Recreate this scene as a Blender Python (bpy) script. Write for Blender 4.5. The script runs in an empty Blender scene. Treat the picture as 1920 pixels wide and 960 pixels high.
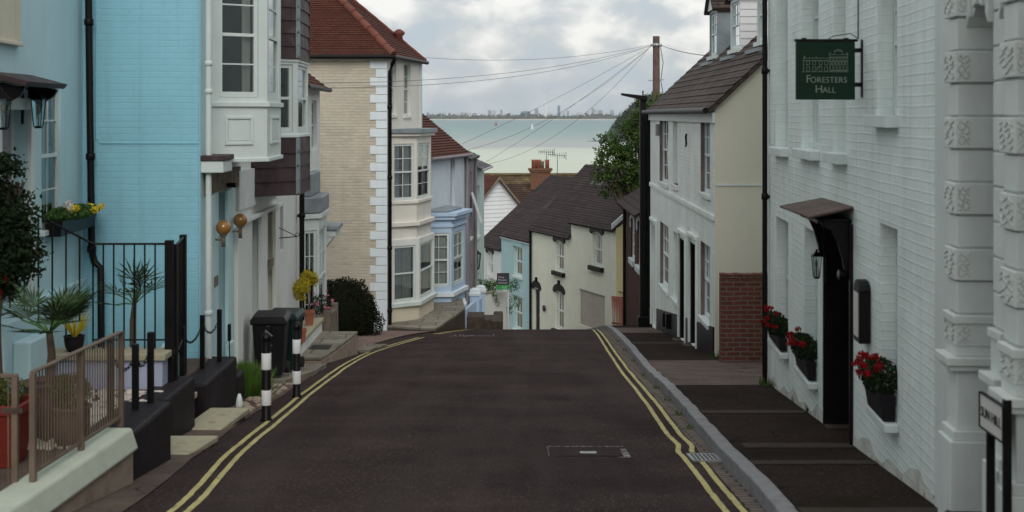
import bpy, bmesh, math, random
from mathutils import Vector, noise
R = math.radians
sc = bpy.context.scene
COL = sc.collection
FPX, CX, HY = 2500.0, 960.0, 215.0      # focal length in photo pixels, photo centre column, horizon row

def at(x, y, d):                          # photo measurement + real distance -> world point (camera eye is the origin)
    return Vector(((x-CX)/FPX*d, d, (HY-y)/FPX*d))
def hgt(y):                               # how far the street lies below the eye, at distance y
    if y < 30: return 1.75+.11*y
    if y < 60: return 1.75+.11*y+.00297*(y-30)**2
    h = 11.02+(y-60)*.288
    if h > 22: h = 22+(y-98.1)*.06
    return h
def gz(y): return -hgt(y)

# ---------------------------------------------------------------- materials
MATS = {}
def mat(name, col, rough=.75, var=.12, vs=2.0, brick=None, bump=0.0, bs=40.0, chips=None, streak=0.0,
        spec=.2, metal=0.0, grime=None, coords='Object', speck=None, crack=None, tracks=None):
    m = bpy.data.materials.new(name); m.use_nodes = True
    nt = m.node_tree; N = nt.nodes; L = nt.links; N.clear()
    out = N.new('ShaderNodeOutputMaterial'); b = N.new('ShaderNodeBsdfPrincipled')
    L.new(b.outputs[0], out.inputs[0])
    b.inputs['Roughness'].default_value = rough; b.inputs['Metallic'].default_value = metal
    b.inputs['Specular IOR Level'].default_value = spec
    tc = N.new('ShaderNodeTexCoord')
    def noi(scale, detail=5, vec=None, dist=0, rgh=.6):
        n = N.new('ShaderNodeTexNoise'); n.inputs['Scale'].default_value = scale
        n.inputs['Detail'].default_value = detail; n.inputs['Distortion'].default_value = dist
        n.inputs['Roughness'].default_value = rgh
        L.new(vec if vec else tc.outputs[coords], n.inputs['Vector']); return n.outputs[0]
    def ramp(v, a, c, ca=(0,0,0,1), cb=(1,1,1,1)):
        r = N.new('ShaderNodeValToRGB'); r.color_ramp.elements[0].position = a; r.color_ramp.elements[1].position = c
        r.color_ramp.elements[0].color = ca; r.color_ramp.elements[1].color = cb
        L.new(v, r.inputs[0]); return r.outputs[0]
    def mix(fac, a, c, mode='MIX'):
        x = N.new('ShaderNodeMix'); x.data_type = 'RGBA'; x.blend_type = mode
        for s, v in ((0, fac), (6, a), (7, c)):
            if hasattr(v, 'node'): L.new(v, x.inputs[s])
            elif s == 0: x.inputs[0].default_value = v
            else: x.inputs[s].default_value = (*v[:3], 1)
        return x.outputs[2]
    lo = [c*(1-var) for c in col]; hi = [min(1, c*(1+var)) for c in col]
    c = mix(ramp(noi(vs, 7), .32, .68), lo, hi)
    hfac = None
    if brick:                              # (width, height, mortar, mortar colour or None, strength, second colour)
        bw, bh, mo, mc, st, c2 = brick
        t = N.new('ShaderNodeTexBrick'); t.inputs['Scale'].default_value = 1.0
        t.inputs['Brick Width'].default_value = bw; t.inputs['Row Height'].default_value = bh
        t.inputs['Mortar Size'].default_value = mo; t.inputs['Mortar Smooth'].default_value = .35
        t.inputs['Color1'].default_value = (1,1,1,1); t.inputs['Color2'].default_value = (0,0,0,1); t.inputs['Mortar'].default_value = (.5,.5,.5,1)
        wv = N.new('ShaderNodeTexNoise'); wv.inputs['Scale'].default_value = 3.0; wv.inputs['Detail'].default_value = 3
        L.new(tc.outputs['UV'], wv.inputs['Vector'])
        va = N.new('ShaderNodeVectorMath'); va.operation = 'MULTIPLY_ADD'
        L.new(wv.outputs[1], va.inputs[0]); va.inputs[1].default_value = (bh*.30,)*3; L.new(tc.outputs['UV'], va.inputs[2])
        L.new(va.outputs[0], t.inputs['Vector'])
        if c2: c = mix(mix(1.0, t.outputs['Color'], (.85,.85,.85), 'MULTIPLY'), c, mix(ramp(noi(vs*2.3, 4), .3, .7), c2, [k*.7 for k in c2]))
        if mc: c = mix(t.outputs['Fac'], c, mc)
        wear = ramp(noi(1.3, 5), .3, .62)
        mm = N.new('ShaderNodeMath'); mm.operation = 'MULTIPLY'; L.new(t.outputs['Fac'], mm.inputs[0])
        if mc: mm.inputs[1].default_value = 1
        else: L.new(wear, mm.inputs[1])
        hfac = mm.outputs[0]
    if chips:                              # (colour, threshold, scale)
        c = mix(ramp(noi(chips[2], 6, rgh=.7), chips[1], chips[1]+.03), c, chips[0])
    if speck:
        c = mix(ramp(noi(speck[2], 3), speck[1], speck[1]+.1), c, speck[0])
    if streak:
        mp = N.new('ShaderNodeMapping'); mp.inputs['Scale'].default_value = (3.5, 3.5, .22); L.new(tc.outputs['Object'], mp.inputs['Vector'])
        s = ramp(noi(2.2, 6, mp.outputs[0]), .50, .8)
        sm = N.new('ShaderNodeMath'); sm.operation = 'MULTIPLY'; sm.inputs[1].default_value = streak; L.new(s, sm.inputs[0])
        c = mix(sm.outputs[0], c, [k*.45 for k in col])
    if grime:                              # (colour, threshold, scale)
        c = mix(ramp(noi(grime[2], 6), grime[1], grime[1]+.22), c, grime[0])
    if tracks:                             # lighter bands worn by wheels along the street
        tm = N.new('ShaderNodeMapping'); tm.inputs['Scale'].default_value = (1.15, .05, 1); L.new(tc.outputs['Object'], tm.inputs['Vector'])
        tf = N.new('ShaderNodeMath'); tf.operation = 'MULTIPLY'; tf.inputs[1].default_value = .55; L.new(ramp(noi(1.3, 4, tm.outputs[0]), .45, .65), tf.inputs[0])
        c = mix(tf.outputs[0], c, tracks)
    if crack:                              # (cell scale, width, colour)
        wn = N.new('ShaderNodeTexNoise'); wn.inputs['Scale'].default_value = crack[0]*2.5; wn.inputs['Detail'].default_value = 5; L.new(tc.outputs['Object'], wn.inputs['Vector'])
        av = N.new('ShaderNodeVectorMath'); av.operation = 'MULTIPLY_ADD'; L.new(wn.outputs[1], av.inputs[0]); av.inputs[1].default_value = (.5/crack[0],)*3; L.new(tc.outputs['Object'], av.inputs[2])
        vo = N.new('ShaderNodeTexVoronoi'); vo.feature = 'DISTANCE_TO_EDGE'; vo.inputs['Scale'].default_value = crack[0]; L.new(av.outputs[0], vo.inputs['Vector'])
        lt = N.new('ShaderNodeMath'); lt.operation = 'LESS_THAN'; lt.inputs[1].default_value = crack[1]; L.new(vo.outputs['Distance'], lt.inputs[0])
        gm = N.new('ShaderNodeMath'); gm.operation = 'MULTIPLY'; L.new(lt.outputs[0], gm.inputs[0]); L.new(ramp(noi(crack[0]*.9, 2), .50, .56), gm.inputs[1])
        c = mix(gm.outputs[0], c, crack[2])
    L.new(c, b.inputs['Base Color'])
    if bump or hfac is not None:
        bn = N.new('ShaderNodeBump'); bn.inputs['Distance'].default_value = .014
        prev = None
        if bump:
            bn.inputs['Strength'].default_value = bump; L.new(noi(bs, 4), bn.inputs['Height']); prev = bn.outputs[0]
            if hfac is None: L.new(prev, b.inputs['Normal'])
        if hfac is not None:
            b2 = N.new('ShaderNodeBump'); b2.invert = True; b2.inputs['Distance'].default_value = .022; b2.inputs['Strength'].default_value = brick[4]
            L.new(hfac, b2.inputs['Height'])
            if prev: L.new(prev, b2.inputs['Normal'])
            L.new(b2.outputs[0], b.inputs['Normal'])
    MATS[name] = m
    return m

def leafmat(name, c1, c2, rough=.55):
    m = bpy.data.materials.new(name); m.use_nodes = True
    nt = m.node_tree; N = nt.nodes; L = nt.links; b = N['Principled BSDF']
    g = N.new('ShaderNodeNewGeometry'); r = N.new('ShaderNodeValToRGB')
    r.color_ramp.elements[0].color = (*c1, 1); r.color_ramp.elements[1].color = (*c2, 1)
    L.new(g.outputs['Random Per Island'], r.inputs[0]); L.new(r.outputs[0], b.inputs['Base Color'])
    b.inputs['Roughness'].default_value = rough; b.inputs['Specular IOR Level'].default_value = .18
    MATS[name] = m; return m
def glassmat(name, tint, mixf):
    m = bpy.data.materials.new(name); m.use_nodes = True
    nt = m.node_tree; N = nt.nodes; L = nt.links; N.clear()
    out = N.new('ShaderNodeOutputMaterial'); g = N.new('ShaderNodeBsdfGlossy'); g.inputs['Roughness'].default_value = .03
    g.inputs['Color'].default_value = (.9,.93,.95,1)
    t = N.new('ShaderNodeBsdfTransparent'); t.inputs['Color'].default_value = (*tint, 1)
    n = N.new('ShaderNodeTexNoise'); n.inputs['Scale'].default_value = 1.5
    bp = N.new('ShaderNodeBump'); bp.inputs['Strength'].default_value = .12; bp.inputs['Distance'].default_value = .02
    tc = N.new('ShaderNodeTexCoord'); L.new(tc.outputs['Object'], n.inputs['Vector']); L.new(n.outputs[0], bp.inputs['Height']); L.new(bp.outputs[0], g.inputs['Normal'])
    lw = N.new('ShaderNodeFresnel'); lw.inputs[0].default_value = 1.52
    ad = N.new('ShaderNodeMath'); ad.operation = 'ADD'; ad.inputs[1].default_value = mixf; L.new(lw.outputs[0], ad.inputs[0])
    mx = N.new('ShaderNodeMixShader'); L.new(ad.outputs[0], mx.inputs[0]); L.new(t.outputs[0], mx.inputs[1]); L.new(g.outputs[0], mx.inputs[2])
    L.new(mx.outputs[0], out.inputs[0]); MATS[name] = m; return m

PB_ = (.225,.075,.007,None,.6,None)
mat('asphalt', (.042,.029,.0285), .90, .38, .9, bump=1.0, bs=38, tracks=(.066,.050,.049), speck=((.15,.125,.12), .58, 48), grime=((.033,.023,.0225), .47, .55), spec=.04)
mat('tarmac_path', (.027,.018,.0145), .85, .2, .9, bump=.7, bs=60, speck=((.085,.064,.055), .57, 42), grime=((.018,.014,.009), .48, 1.0), spec=.03, crack=(.8,.006,(.008,.007,.006)))
mat('pavement_strip_concrete', (.042,.029,.022), .85, .3, 3, bump=.5, bs=40, grime=((.035,.027,.02), .45, 2.5))
mat('worn_white', (.62,.62,.57), .8, .12, 2, brick=PB_, bump=.5, bs=11, chips=((.34,.28,.23), .60, 9), grime=((.36,.33,.27), .5, 3))
mat('concrete', (.105,.076,.062), .85, .3, 2.0, bump=.5, bs=40, crack=(.9,.008,(.03,.02,.018)), speck=((.17,.13,.11), .62, 35), grime=((.07,.055,.045), .5, 1.5))
mat('ground', (.09,.075,.055), .9, .3, .8, bump=.6, bs=20, grime=((.05,.055,.03), .5, .7))
mat('kerb_stone', (.25,.25,.26), .8, .2, 3.0, bump=.6, bs=26, speck=((.36,.36,.37), .60, 30), grime=((.13,.12,.11), .52, 3))
mat('gutter_setts', (.150,.118,.100), .85, .3, 4, brick=(.22,.11,.012,(.04,.033,.028),1.0,(.21,.17,.145)), bump=.5, bs=30, grime=((.07,.06,.045), .5, 2.5))
mat('yellow_paint', (.50,.44,.19), .7, .12, 6, chips=((.12,.10,.07), .60, 16), grime=((.30,.26,.13), .5, 3), bump=.3, bs=60)
mat('white_paint_worn', (.36,.35,.34), .7, .2, 8, chips=((.06,.05,.05), .47, 16))
mat('flagstone', (.27,.25,.20), .8, .2, 2, brick=(.75,.5,.014,(.08,.07,.055),.8,(.20,.18,.15)), bump=.4, bs=20, grime=((.11,.10,.07), .52, 2))
mat('slab_stone', (.40,.37,.26), .8, .15, 5, bump=.5, bs=14, grime=((.22,.20,.14), .52, 5))
mat('old_stone', (.075,.056,.044), .85, .3, 5, bump=.8, bs=12, grime=((.05,.05,.03), .5, 3))
mat('gravel', (.20,.135,.115), .9, .25, 5, bump=1.0, bs=60, speck=((.35,.27,.22), .6, 45))
PB = (.235,.075,.008,None,.42,None)
mat('blue_brick', (.29,.59,.71), .7, .05, 1.2, brick=PB, bump=.25, bs=7, streak=.22, grime=((.26,.52,.61), .58, 1.3))
mat('pale_blue_render', (.52,.72,.77), .75, .05, 1.0, bump=.15, bs=12, streak=.12)
mat('light_blue_paint', (.56,.76,.80), .5, .05, 2, streak=.1)
mat('white_brick', (.79,.86,.82), .7, .07, 1.5, brick=(.225,.075,.009,None,.55,None), bump=.7, bs=7, streak=.30, grime=((.50,.51,.46), .62, 1.3))
mat('white_render', (.78,.80,.77), .7, .05, 1.3, bump=.2, bs=16, streak=.16)
mat('white_paint', (.66,.73,.71), .5, .05, 3, streak=.08)
mat('flaky_white', (.78,.80,.79), .7, .08, 2, bump=.5, bs=18, chips=((.22,.19,.16), .71, 7), streak=.2)
mat('hall_stucco', (.66,.70,.67), .7, .06, 2, bump=.2, bs=20, streak=.18)
mat('hall_carving', (.60,.60,.56), .8, .15, 10, bump=.6, bs=40)
mat('cream_render', (.70,.64,.50), .75, .05, 1.2, bump=.12, bs=14, streak=.10)
mat('cottage_gable', (.66,.64,.53), .75, .04, .9, bump=.12, bs=14, streak=.08)
mat('beige_brick', (.60,.55,.45), .75, .06, 1.5, brick=(.225,.075,.010,None,.8,(.60,.545,.445)), bump=.4, bs=12, streak=.12)
mat('quoin_white', (.74,.82,.86), .6, .05, 3, bump=.2, bs=14, streak=.1)
mat('cream_paint', (.78,.76,.69), .6, .05, 2, streak=.15)
mat('cream_brick', (.86,.85,.72), .7, .04, 1.4, brick=(.225,.075,.008,None,.6,None), bump=.3, bs=12, streak=.15)
mat('ice_blue_render', (.64,.72,.78), .7, .05, 2, streak=.12)
mat('canopy_brown', (.12,.088,.075), .8, .25, 4, bump=.6, bs=15, grime=((.26,.22,.19), .6, 5))
mat('lavender', (.48,.63,.80), .6, .05, 2, streak=.1)
mat('grey_lilac', (.27,.25,.27), .7, .08, 2, streak=.2)
mat('teal_render', (.55,.70,.68), .7, .05, 2, streak=.15)
mat('aqua_brick', (.46,.66,.68), .7, .04, 1.4, brick=(.225,.075,.008,None,.5,None), bump=.3, bs=12, streak=.15)
mat('yellow_render', (.74,.66,.36), .7, .06, 2, streak=.12)
mat('weatherboard', (.78,.80,.81), .6, .05, 2)
mat('red_brick', (.15,.045,.032), .8, .25, 5, brick=(.225,.075,.012,(.16,.13,.11),.8,(.12,.045,.035)), bump=.5, bs=40, grime=((.07,.045,.035), .6, 3))
mat('chapel_brick', (.10,.030,.026), .8, .25, 5, brick=(.225,.075,.010,(.10,.08,.07),.8,(.09,.035,.03)), bump=.5, bs=40)
mat('orange_brick', (.20,.070,.040), .85, .3, 8, brick=(.225,.075,.012,(.22,.17,.12),.8,(.22,.09,.05)), bump=.6, bs=40, grime=((.28,.24,.07), .6, 6))
mat('red_tile', (.125,.043,.031), .8, .25, 3, brick=(.165,.10,.008,(.035,.018,.014),.9,(.11,.038,.026)), bump=.6, bs=30, grime=((.09,.06,.03), .58, 2.2))
mat('ridge_tile', (.17,.060,.044), .75, .2, 3, bump=.3, bs=20, grime=((.14,.10,.05), .58, 2.2))
mat('brown_slate', (.078,.053,.043), .75, .45, 2.2, brick=(.30,.22,.010,(.018,.014,.012),1.0,(.050,.038,.034)), bump=.7, bs=20, grime=((.14,.10,.085), .55, 1.5), streak=.3)
mat('dark_slate', (.046,.029,.029), .75, .25, 2, brick=(.30,.20,.010,(.016,.012,.012),1.0,(.040,.028,.028)), bump=.7, bs=20, grime=((.075,.052,.052), .58, 1.2))
mat('grey_slate', (.12,.11,.11), .7, .25, 2, brick=(.30,.20,.010,(.03,.03,.03),1.0,(.08,.075,.075)), bump=.6, bs=20)
mat('moss_tile', (.19,.14,.075), .85, .3, 2, brick=(.2,.14,.01,(.05,.04,.03),.9,(.11,.08,.05)), bump=.7, bs=20, grime=((.34,.30,.10), .55, 1.5))
mat('moss_brown_tile', (.10,.06,.045), .85, .3, 2, brick=(.2,.17,.01,(.03,.02,.018),.9,(.07,.045,.035)), bump=.7, bs=20, grime=((.16,.13,.06), .6, 1.5))
mat('hung_slate', (.066,.045,.047), .6, .3, 2.5, bump=.4, bs=9, grime=((.15,.12,.12), .55, 3))
mat('lead', (.24,.28,.30), .5, .2, 3, bump=.3, bs=10)
mat('black_iron', (.006,.005,.0055), .45, .3, 5, bump=.2, bs=30)
mat('black_paint', (.008,.006,.007), .4, .3, 3, bump=.1, bs=20)
mat('black_planter', (.014,.010,.013), .6, .25, 2, bump=.4, bs=10, grime=((.040,.030,.033), .58, 3))
mat('bin_black', (.010,.009,.010), .45, .3, 3, bump=.1, bs=60)
mat('bin_green', (.010,.026,.022), .45, .2, 3, bump=.1, bs=60)
mat('bollard_white', (.78,.79,.80), .45, .05, 5, streak=.25)
mat('sign_green', (.008,.030,.017), .35, .1, 3)
mat('sign_ink', (.30,.35,.30), .6, .1, 5)
mat('sign_white', (.66,.64,.60), .45, .06, 5, streak=.2, chips=((.3,.22,.18), .72, 14))
mat('ink_black', (.02,.018,.018), .5, .1)
mat('bronze_fence', (.17,.125,.095), .5, .2, 4, bump=.2, bs=30, chips=((.10,.05,.03), .70, 12))
mat('coping_white', (.50,.54,.45), .7, .1, 3, bump=.4, bs=14, grime=((.34,.34,.26), .6, 3))
mat('old_wall', (.30,.24,.19), .85, .2, 3, bump=.7, bs=9, grime=((.18,.10,.07), .55, 2.5))
mat('terrace_wall', (.42,.46,.60), .75, .08, 2, brick=(.6,.3,.008,None,.5,None), bump=.3, bs=12, streak=.2)
mat('terracotta', (.36,.13,.08), .75, .15, 4, bump=.3, bs=20, grime=((.3,.16,.1), .62, 5))
mat('red_plastic', (.20,.028,.02), .45, .15, 4)
mat('brown_pot', (.12,.075,.06), .7, .2, 4, bump=.4, bs=20)
mat('soil', (.03,.022,.016), .95, .3, 10, bump=1, bs=30)
mat('bark', (.10,.075,.055), .9, .3, 8, bump=1, bs=30)
mat('pole_wood', (.15,.10,.085), .85, .25, 6, bump=.6, bs=25, streak=.6)
mat('old_wood', (.20,.165,.13), .8, .25, 6, bump=.5, bs=25, streak=.5)
mat('amber_glass', (.30,.14,.03), .12, .15, 6, spec=.8)
mat('wire', (.03,.03,.032), .5, .1)
mat('galvanised', (.35,.36,.37), .4, .15, 4, metal=.6)
mat('pebble', (.55,.50,.44), .7, .35, 5, bump=.2, bs=20)
mat('garage_door', (.47,.41,.36), .6, .08, 2, streak=.2)
mat('door_yellow', (.62,.55,.30), .5, .05, 2)
mat('door_grey', (.30,.30,.32), .5, .08, 2)
mat('pink_cloth', (.52,.20,.16), .7, .15, 4, streak=.5, chips=((.65,.45,.38), .62, 3))
mat('curtain', (.86,.85,.80), .9, .12, 3, streak=.3)
mat('dark_curtain_and_shade', (.20,.16,.15), .9, .2, 3)
mat('interior', (.10,.085,.075), .9, .4, 1.2)
mat('interior_dark', (.035,.03,.03), .9, .4, 1.2)
mat('cream_blind', (.66,.62,.50), .7, .06, 3, streak=.2)
mat('estate_grey', (.06,.055,.07), .5, .1)
mat('estate_green', (.06,.36,.10), .5, .1)
mat('text_white', (.75,.75,.75), .5, .05)
mat('brass', (.40,.26,.12), .35, .1, 5, metal=.7)
mat('shore_land', (.10,.14,.11), .9, .3, .004)
mat('sand', (.62,.55,.44), .9, .1, .01)
mat('rock', (.07,.06,.055), .9, .3, .1, bump=.5, bs=.5)
mat('city_pale', (.62,.62,.62), .7, .1, .02)
mat('city_grey', (.36,.39,.43), .7, .1, .02)
mat('city_blue', (.18,.26,.36), .5, .1, .02)
mat('sail_white', (.92,.93,.93), .6, .05)
mat('sail_red', (.35,.05,.04), .6, .05)
mat('wood_far', (.035,.060,.030), .9, .4, .08)
leafmat('leaf_tree', (.020,.046,.010), (.080,.14,.024))
leafmat('leaf_dark', (.006,.014,.005), (.022,.040,.012), .7)
leafmat('leaf_hedge', (.006,.009,.004), (.018,.022,.008), .9)
leafmat('leaf_gold', (.28,.25,.02), (.62,.48,.04), .8)
leafmat('leaf_mid', (.03,.075,.018), (.09,.18,.04))
leafmat('leaf_palm', (.015,.038,.012), (.06,.10,.035))
leafmat('leaf_box', (.05,.06,.015), (.12,.13,.03))
leafmat('petal_red', (.16,.002,.006), (.42,.006,.014), .9)
leafmat('petal_pink', (.55,.10,.22), (.75,.30,.42))
leafmat('petal_yellow', (.75,.50,.02), (.85,.66,.05))
leafmat('petal_white', (.7,.7,.62), (.85,.85,.8))
leafmat('grass_tuft', (.03,.075,.012), (.10,.18,.03))
leafmat('headland_leaf', (.008,.016,.008), (.026,.042,.018), .9)
leafmat('far_wood', (.022,.040,.020), (.055,.085,.035), .9)
glassmat('glass', (.80,.86,.86), .10)
glassmat('glass_far', (.75,.82,.85), .16)

# ---------------------------------------------------------------- mesh building
WLOC = {}
class MB:
    def __init__(s): s.v = []; s.f = []; s.sm = []; s.closed = True
    def add(s, vs, fs, smooth=False):
        o = len(s.v); s.v += [Vector(p) for p in vs]
        for f in fs: s.f.append([o+i for i in f]); s.sm.append(smooth)
        return s
    def quad(s, a, b, c, d): return s.add([a,b,c,d], [(0,1,2,3)])
    def poly(s, pts): return s.add(pts, [tuple(range(len(pts)))])
    def hexa(s, p):   # 8 points: bottom 4, top 4
        return s.add(p, [(0,3,2,1),(4,5,6,7),(0,1,5,4),(1,2,6,5),(2,3,7,6),(3,0,4,7)])
    def box(s, F, u0,u1,n0,n1,z0,z1):
        w = F.w
        return s.hexa([w(u0,n0,z0),w(u1,n0,z0),w(u1,n1,z0),w(u0,n1,z0),w(u0,n0,z1),w(u1,n0,z1),w(u1,n1,z1),w(u0,n1,z1)])
    def prism(s, pts, off):    # polygon extruded by a vector
        n = len(pts); off = Vector(off)
        q = [Vector(p) for p in pts]+[Vector(p)+off for p in pts]
        return s.add(q, [tuple(range(n))[::-1], tuple(range(n,2*n))]+[(i,(i+1)%n,n+(i+1)%n,n+i) for i in range(n)])
    def tube(s, pts, r, seg=8, cap=True):
        pts = [Vector(p) for p in pts]; rs = r if isinstance(r,(list,tuple)) else [r]*len(pts)
        vs = []; fs = []
        for i,p in enumerate(pts):
            d = (pts[min(i+1,len(pts)-1)]-pts[max(i-1,0)]).normalized()
            a = d.cross(Vector((0,0,1)) if abs(d.z)<.9 else Vector((1,0,0))).normalized(); b = d.cross(a)
            for k in range(seg):
                t = 2*math.pi*k/seg; vs.append(p+(a*math.cos(t)+b*math.sin(t))*rs[i])
        for i in range(len(pts)-1):
            for k in range(seg):
                fs.append((i*seg+k,i*seg+(k+1)%seg,(i+1)*seg+(k+1)%seg,(i+1)*seg+k))
        s.add(vs, fs, True)
        if cap:
            s.add(vs[:seg], [tuple(range(seg))]); s.add(vs[-seg:], [tuple(range(seg))])
        return s
    def lathe(s, prof, c, seg=20, rot=0):   # prof = [(radius, z)]
        c = Vector(c); vs = []; fs = []
        for r,z in prof:
            for k in range(seg):
                t = 2*math.pi*k/seg+rot; vs.append(c+Vector((r*math.cos(t), r*math.sin(t), z)))
        for i in range(len(prof)-1):
            for k in range(seg): fs.append((i*seg+k,i*seg+(k+1)%seg,(i+1)*seg+(k+1)%seg,(i+1)*seg+k))
        fs.append(tuple(range(seg))[::-1]); fs.append(tuple((len(prof)-1)*seg+k for k in range(seg)))
        return s.add(vs, fs, seg > 6)
    def rows(s, A,B,C,D, expo, lip=.014, jit=.003, th=.07):   # tiled slope: A,B eave ends, C,D ridge ends above B,A
        A,B,C,D = map(Vector,(A,B,C,D)); nrm = (B-A).cross(D-A)
        if nrm.length < 1e-6: nrm = (B-A).cross(C-A)
        nrm.normalize()
        if nrm.z < 0: nrm = -nrm
        n = max(2, int(round(max((D-A).length,(C-B).length)/expo)))
        rng = random.Random(int(abs(A.x*97+A.y*31)))
        for i in range(n):
            t0, t1 = i/n, (i+1.15)/n; t1 = min(t1,1)
            j = rng.uniform(-jit,jit)
            a = A.lerp(D,t0)+nrm*(lip+.004+j); b = B.lerp(C,t0)+nrm*(lip+.004-j); c = B.lerp(C,t1)+nrm*.002; d = A.lerp(D,t1)+nrm*.002
            s.quad(a,b,c,d); s.quad(A.lerp(D,t0),B.lerp(C,t0),b,a)
        s.hexa([A-nrm*th,B-nrm*th,C-nrm*th,D-nrm*th,A,B,C,D]) if (C-D).length>.02 else s.prism([A-nrm*th,B-nrm*th,C-nrm*th], nrm*th)
        return s
    def leaves(s, c, rad, n, size, rng, clumps=0, flat=0, cut=None):
        c = Vector(c); cl = []
        if clumps:
            for _ in range(clumps):
                d = Vector((rng.gauss(0,1),rng.gauss(0,1),rng.gauss(0,1))).normalized()*rng.uniform(.45,.95)
                cl.append(Vector((d.x*rad[0],d.y*rad[1],d.z*rad[2])))
        for _ in range(n):
            if clumps:
                k = rng.choice(cl); m = min(rad)*.30
                p = c+k+Vector((rng.gauss(0,m),rng.gauss(0,m),rng.gauss(0,m*.8)))
            else:
                d = Vector((rng.gauss(0,1),rng.gauss(0,1),rng.gauss(0,1))).normalized()*(rng.random()**.25)
                d *= 1+.10*noise.noise(d*3+c)
                p = c+Vector((d.x*rad[0],d.y*rad[1],d.z*rad[2]))
            if cut and p.z < cut: continue
            a = Vector((rng.gauss(0,1),rng.gauss(0,1),rng.gauss(0,1)-flat)).normalized()
            b = a.orthogonal().normalized(); b.rotate(__import__('mathutils').Quaternion(a, rng.uniform(0,6.28)))
            q = a.cross(b); l = size*rng.uniform(.6,1.3); w = l*.55
            s.add([p-b*l*.5, p+q*w*.5+a*l*.08, p+b*l*.5, p-q*w*.5+a*l*.08], [(0,1,2,3)])
        return s
    def build(s, name, m, parent=None, base=None, bevel=0):
        me = bpy.data.meshes.new(name)
        if parent: loc = WLOC[parent.name]
        else: loc = Vector(base) if base is not None else Vector((sum(v.x for v in s.v)/len(s.v), sum(v.y for v in s.v)/len(s.v), min(v.z for v in s.v)))
        me.from_pydata([v-loc for v in s.v], [], s.f)
        for p,k in zip(me.polygons, s.sm): p.use_smooth = k
        if s.closed and len(s.f) < 60000:
            bm = bmesh.new(); bm.from_mesh(me); bmesh.ops.recalc_face_normals(bm, faces=bm.faces); bm.to_mesh(me); bm.free()
        uv = me.uv_layers.new(name='UVMap'); Z = Vector((0,0,1))
        for p in me.polygons:
            n = p.normal; t = Z.cross(n)
            if t.length < .1: t = Vector((1,0,0)); b = Vector((0,1,0))
            else: t.normalize(); b = n.cross(t)
            for li in p.loop_indices:
                w = me.vertices[me.loops[li].vertex_index].co+loc
                uv.data[li].uv = (w.dot(t), w.dot(b))
        me.materials.append(MATS[m] if isinstance(m,str) else m)
        o = bpy.data.objects.new(name, me); COL.objects.link(o)
        if parent: o.parent = parent
        else: o.location = loc
        WLOC[o.name] = loc
        if bevel:
            bv = o.modifiers.new('bevel','BEVEL'); bv.width = bevel; bv.segments = 2; bv.limit_method = 'ANGLE'; bv.angle_limit = R(40)
        return o

class Fr:      # a vertical plane: u along it, n out of it towards the viewer, z up
    def __init__(s, a, b, side=1):
        s.a = Vector(a[:2]); d = Vector(b[:2])-s.a; s.L = d.length; s.d = d/s.L; s.n = Vector((s.d.y,-s.d.x))*side; s.side = side
    def w(s, u, n, z): p = s.a+s.d*u+s.n*n; return Vector((p.x,p.y,z))
    def U(s, x, n=0):
        k = (x-CX)/FPX; return (k*(s.a.y+n*s.n.y)-s.a.x-n*s.n.x)/(s.d.x-k*s.d.y)
    def Z(s, x, y, n=0):
        return (HY-y)/FPX*(s.a.y+s.U(x,n)*s.d.y+n*s.n.y)
    def rect(s, x0,x1,y0,y1, n=0):
        a,b = sorted((s.U(x0,n), s.U(x1,n))); m = (x0+x1)/2
        return (a,b,s.Z(m,y1,n),s.Z(m,y0,n))
    def depth(s,u): return s.a.y+s.d.y*u
AX = Fr((0,0),(1,0),1)         # world aligned: u = X, n = -Y
def wbox(mb, x0,x1,y0,y1,z0,z1): return mb.box(AX, x0,x1,-y1,-y0,z0,z1)

def tag(o, label=None, cat=None, group=None, kind=None):
    if label: o['label'] = label
    if cat: o['category'] = cat
    if group: o['group'] = group
    if kind: o['kind'] = kind
    return o
def thing(name, label, cat, loc, group=None):
    o = bpy.data.objects.new(name, None); COL.objects.link(o); o.location = loc; o.empty_display_size = .2
    WLOC[o.name] = Vector(loc); return tag(o, label, cat, group)
def copy_thing(o, off, label=None):
    off = Vector(off)
    def cp(x, par):
        c = x.copy(); COL.objects.link(c); c.parent = par; WLOC[c.name] = WLOC[x.name]+off
        for ch in list(x.children): cp(ch, c)
        return c
    c = cp(o, None); c.location = o.location+off
    if label: c['label'] = label
    return c

def wall(mb, F, u0,u1,z0,z1, ops=(), rev=.12, n=0):
    us = sorted({u0,u1,*[o[0] for o in ops],*[o[1] for o in ops]}); zs = sorted({z0,z1,*[o[2] for o in ops],*[o[3] for o in ops]})
    us = [u for u in us if u0-1e-6 <= u <= u1+1e-6]; zs = [z for z in zs if z0-1e-6 <= z <= z1+1e-6]
    for i in range(len(us)-1):
        for j in range(len(zs)-1):
            cu, cz = (us[i]+us[i+1])/2, (zs[j]+zs[j+1])/2
            if any(o[0]<cu<o[1] and o[2]<cz<o[3] for o in ops): continue
            mb.quad(F.w(us[i],n,zs[j]),F.w(us[i+1],n,zs[j]),F.w(us[i+1],n,zs[j+1]),F.w(us[i],n,zs[j+1]))
    for o in ops:
        a,b,c,d = o[:4]; r = n-(o[4] if len(o)>4 else rev)
        mb.quad(F.w(a,n,c),F.w(b,n,c),F.w(b,r,c),F.w(a,r,c)); mb.quad(F.w(a,n,d),F.w(b,n,d),F.w(b,r,d),F.w(a,r,d))
        mb.quad(F.w(a,n,c),F.w(a,n,d),F.w(a,r,d),F.w(a,r,c)); mb.quad(F.w(b,n,c),F.w(b,n,d),F.w(b,r,d),F.w(b,r,c))
    mb.closed = False
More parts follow.
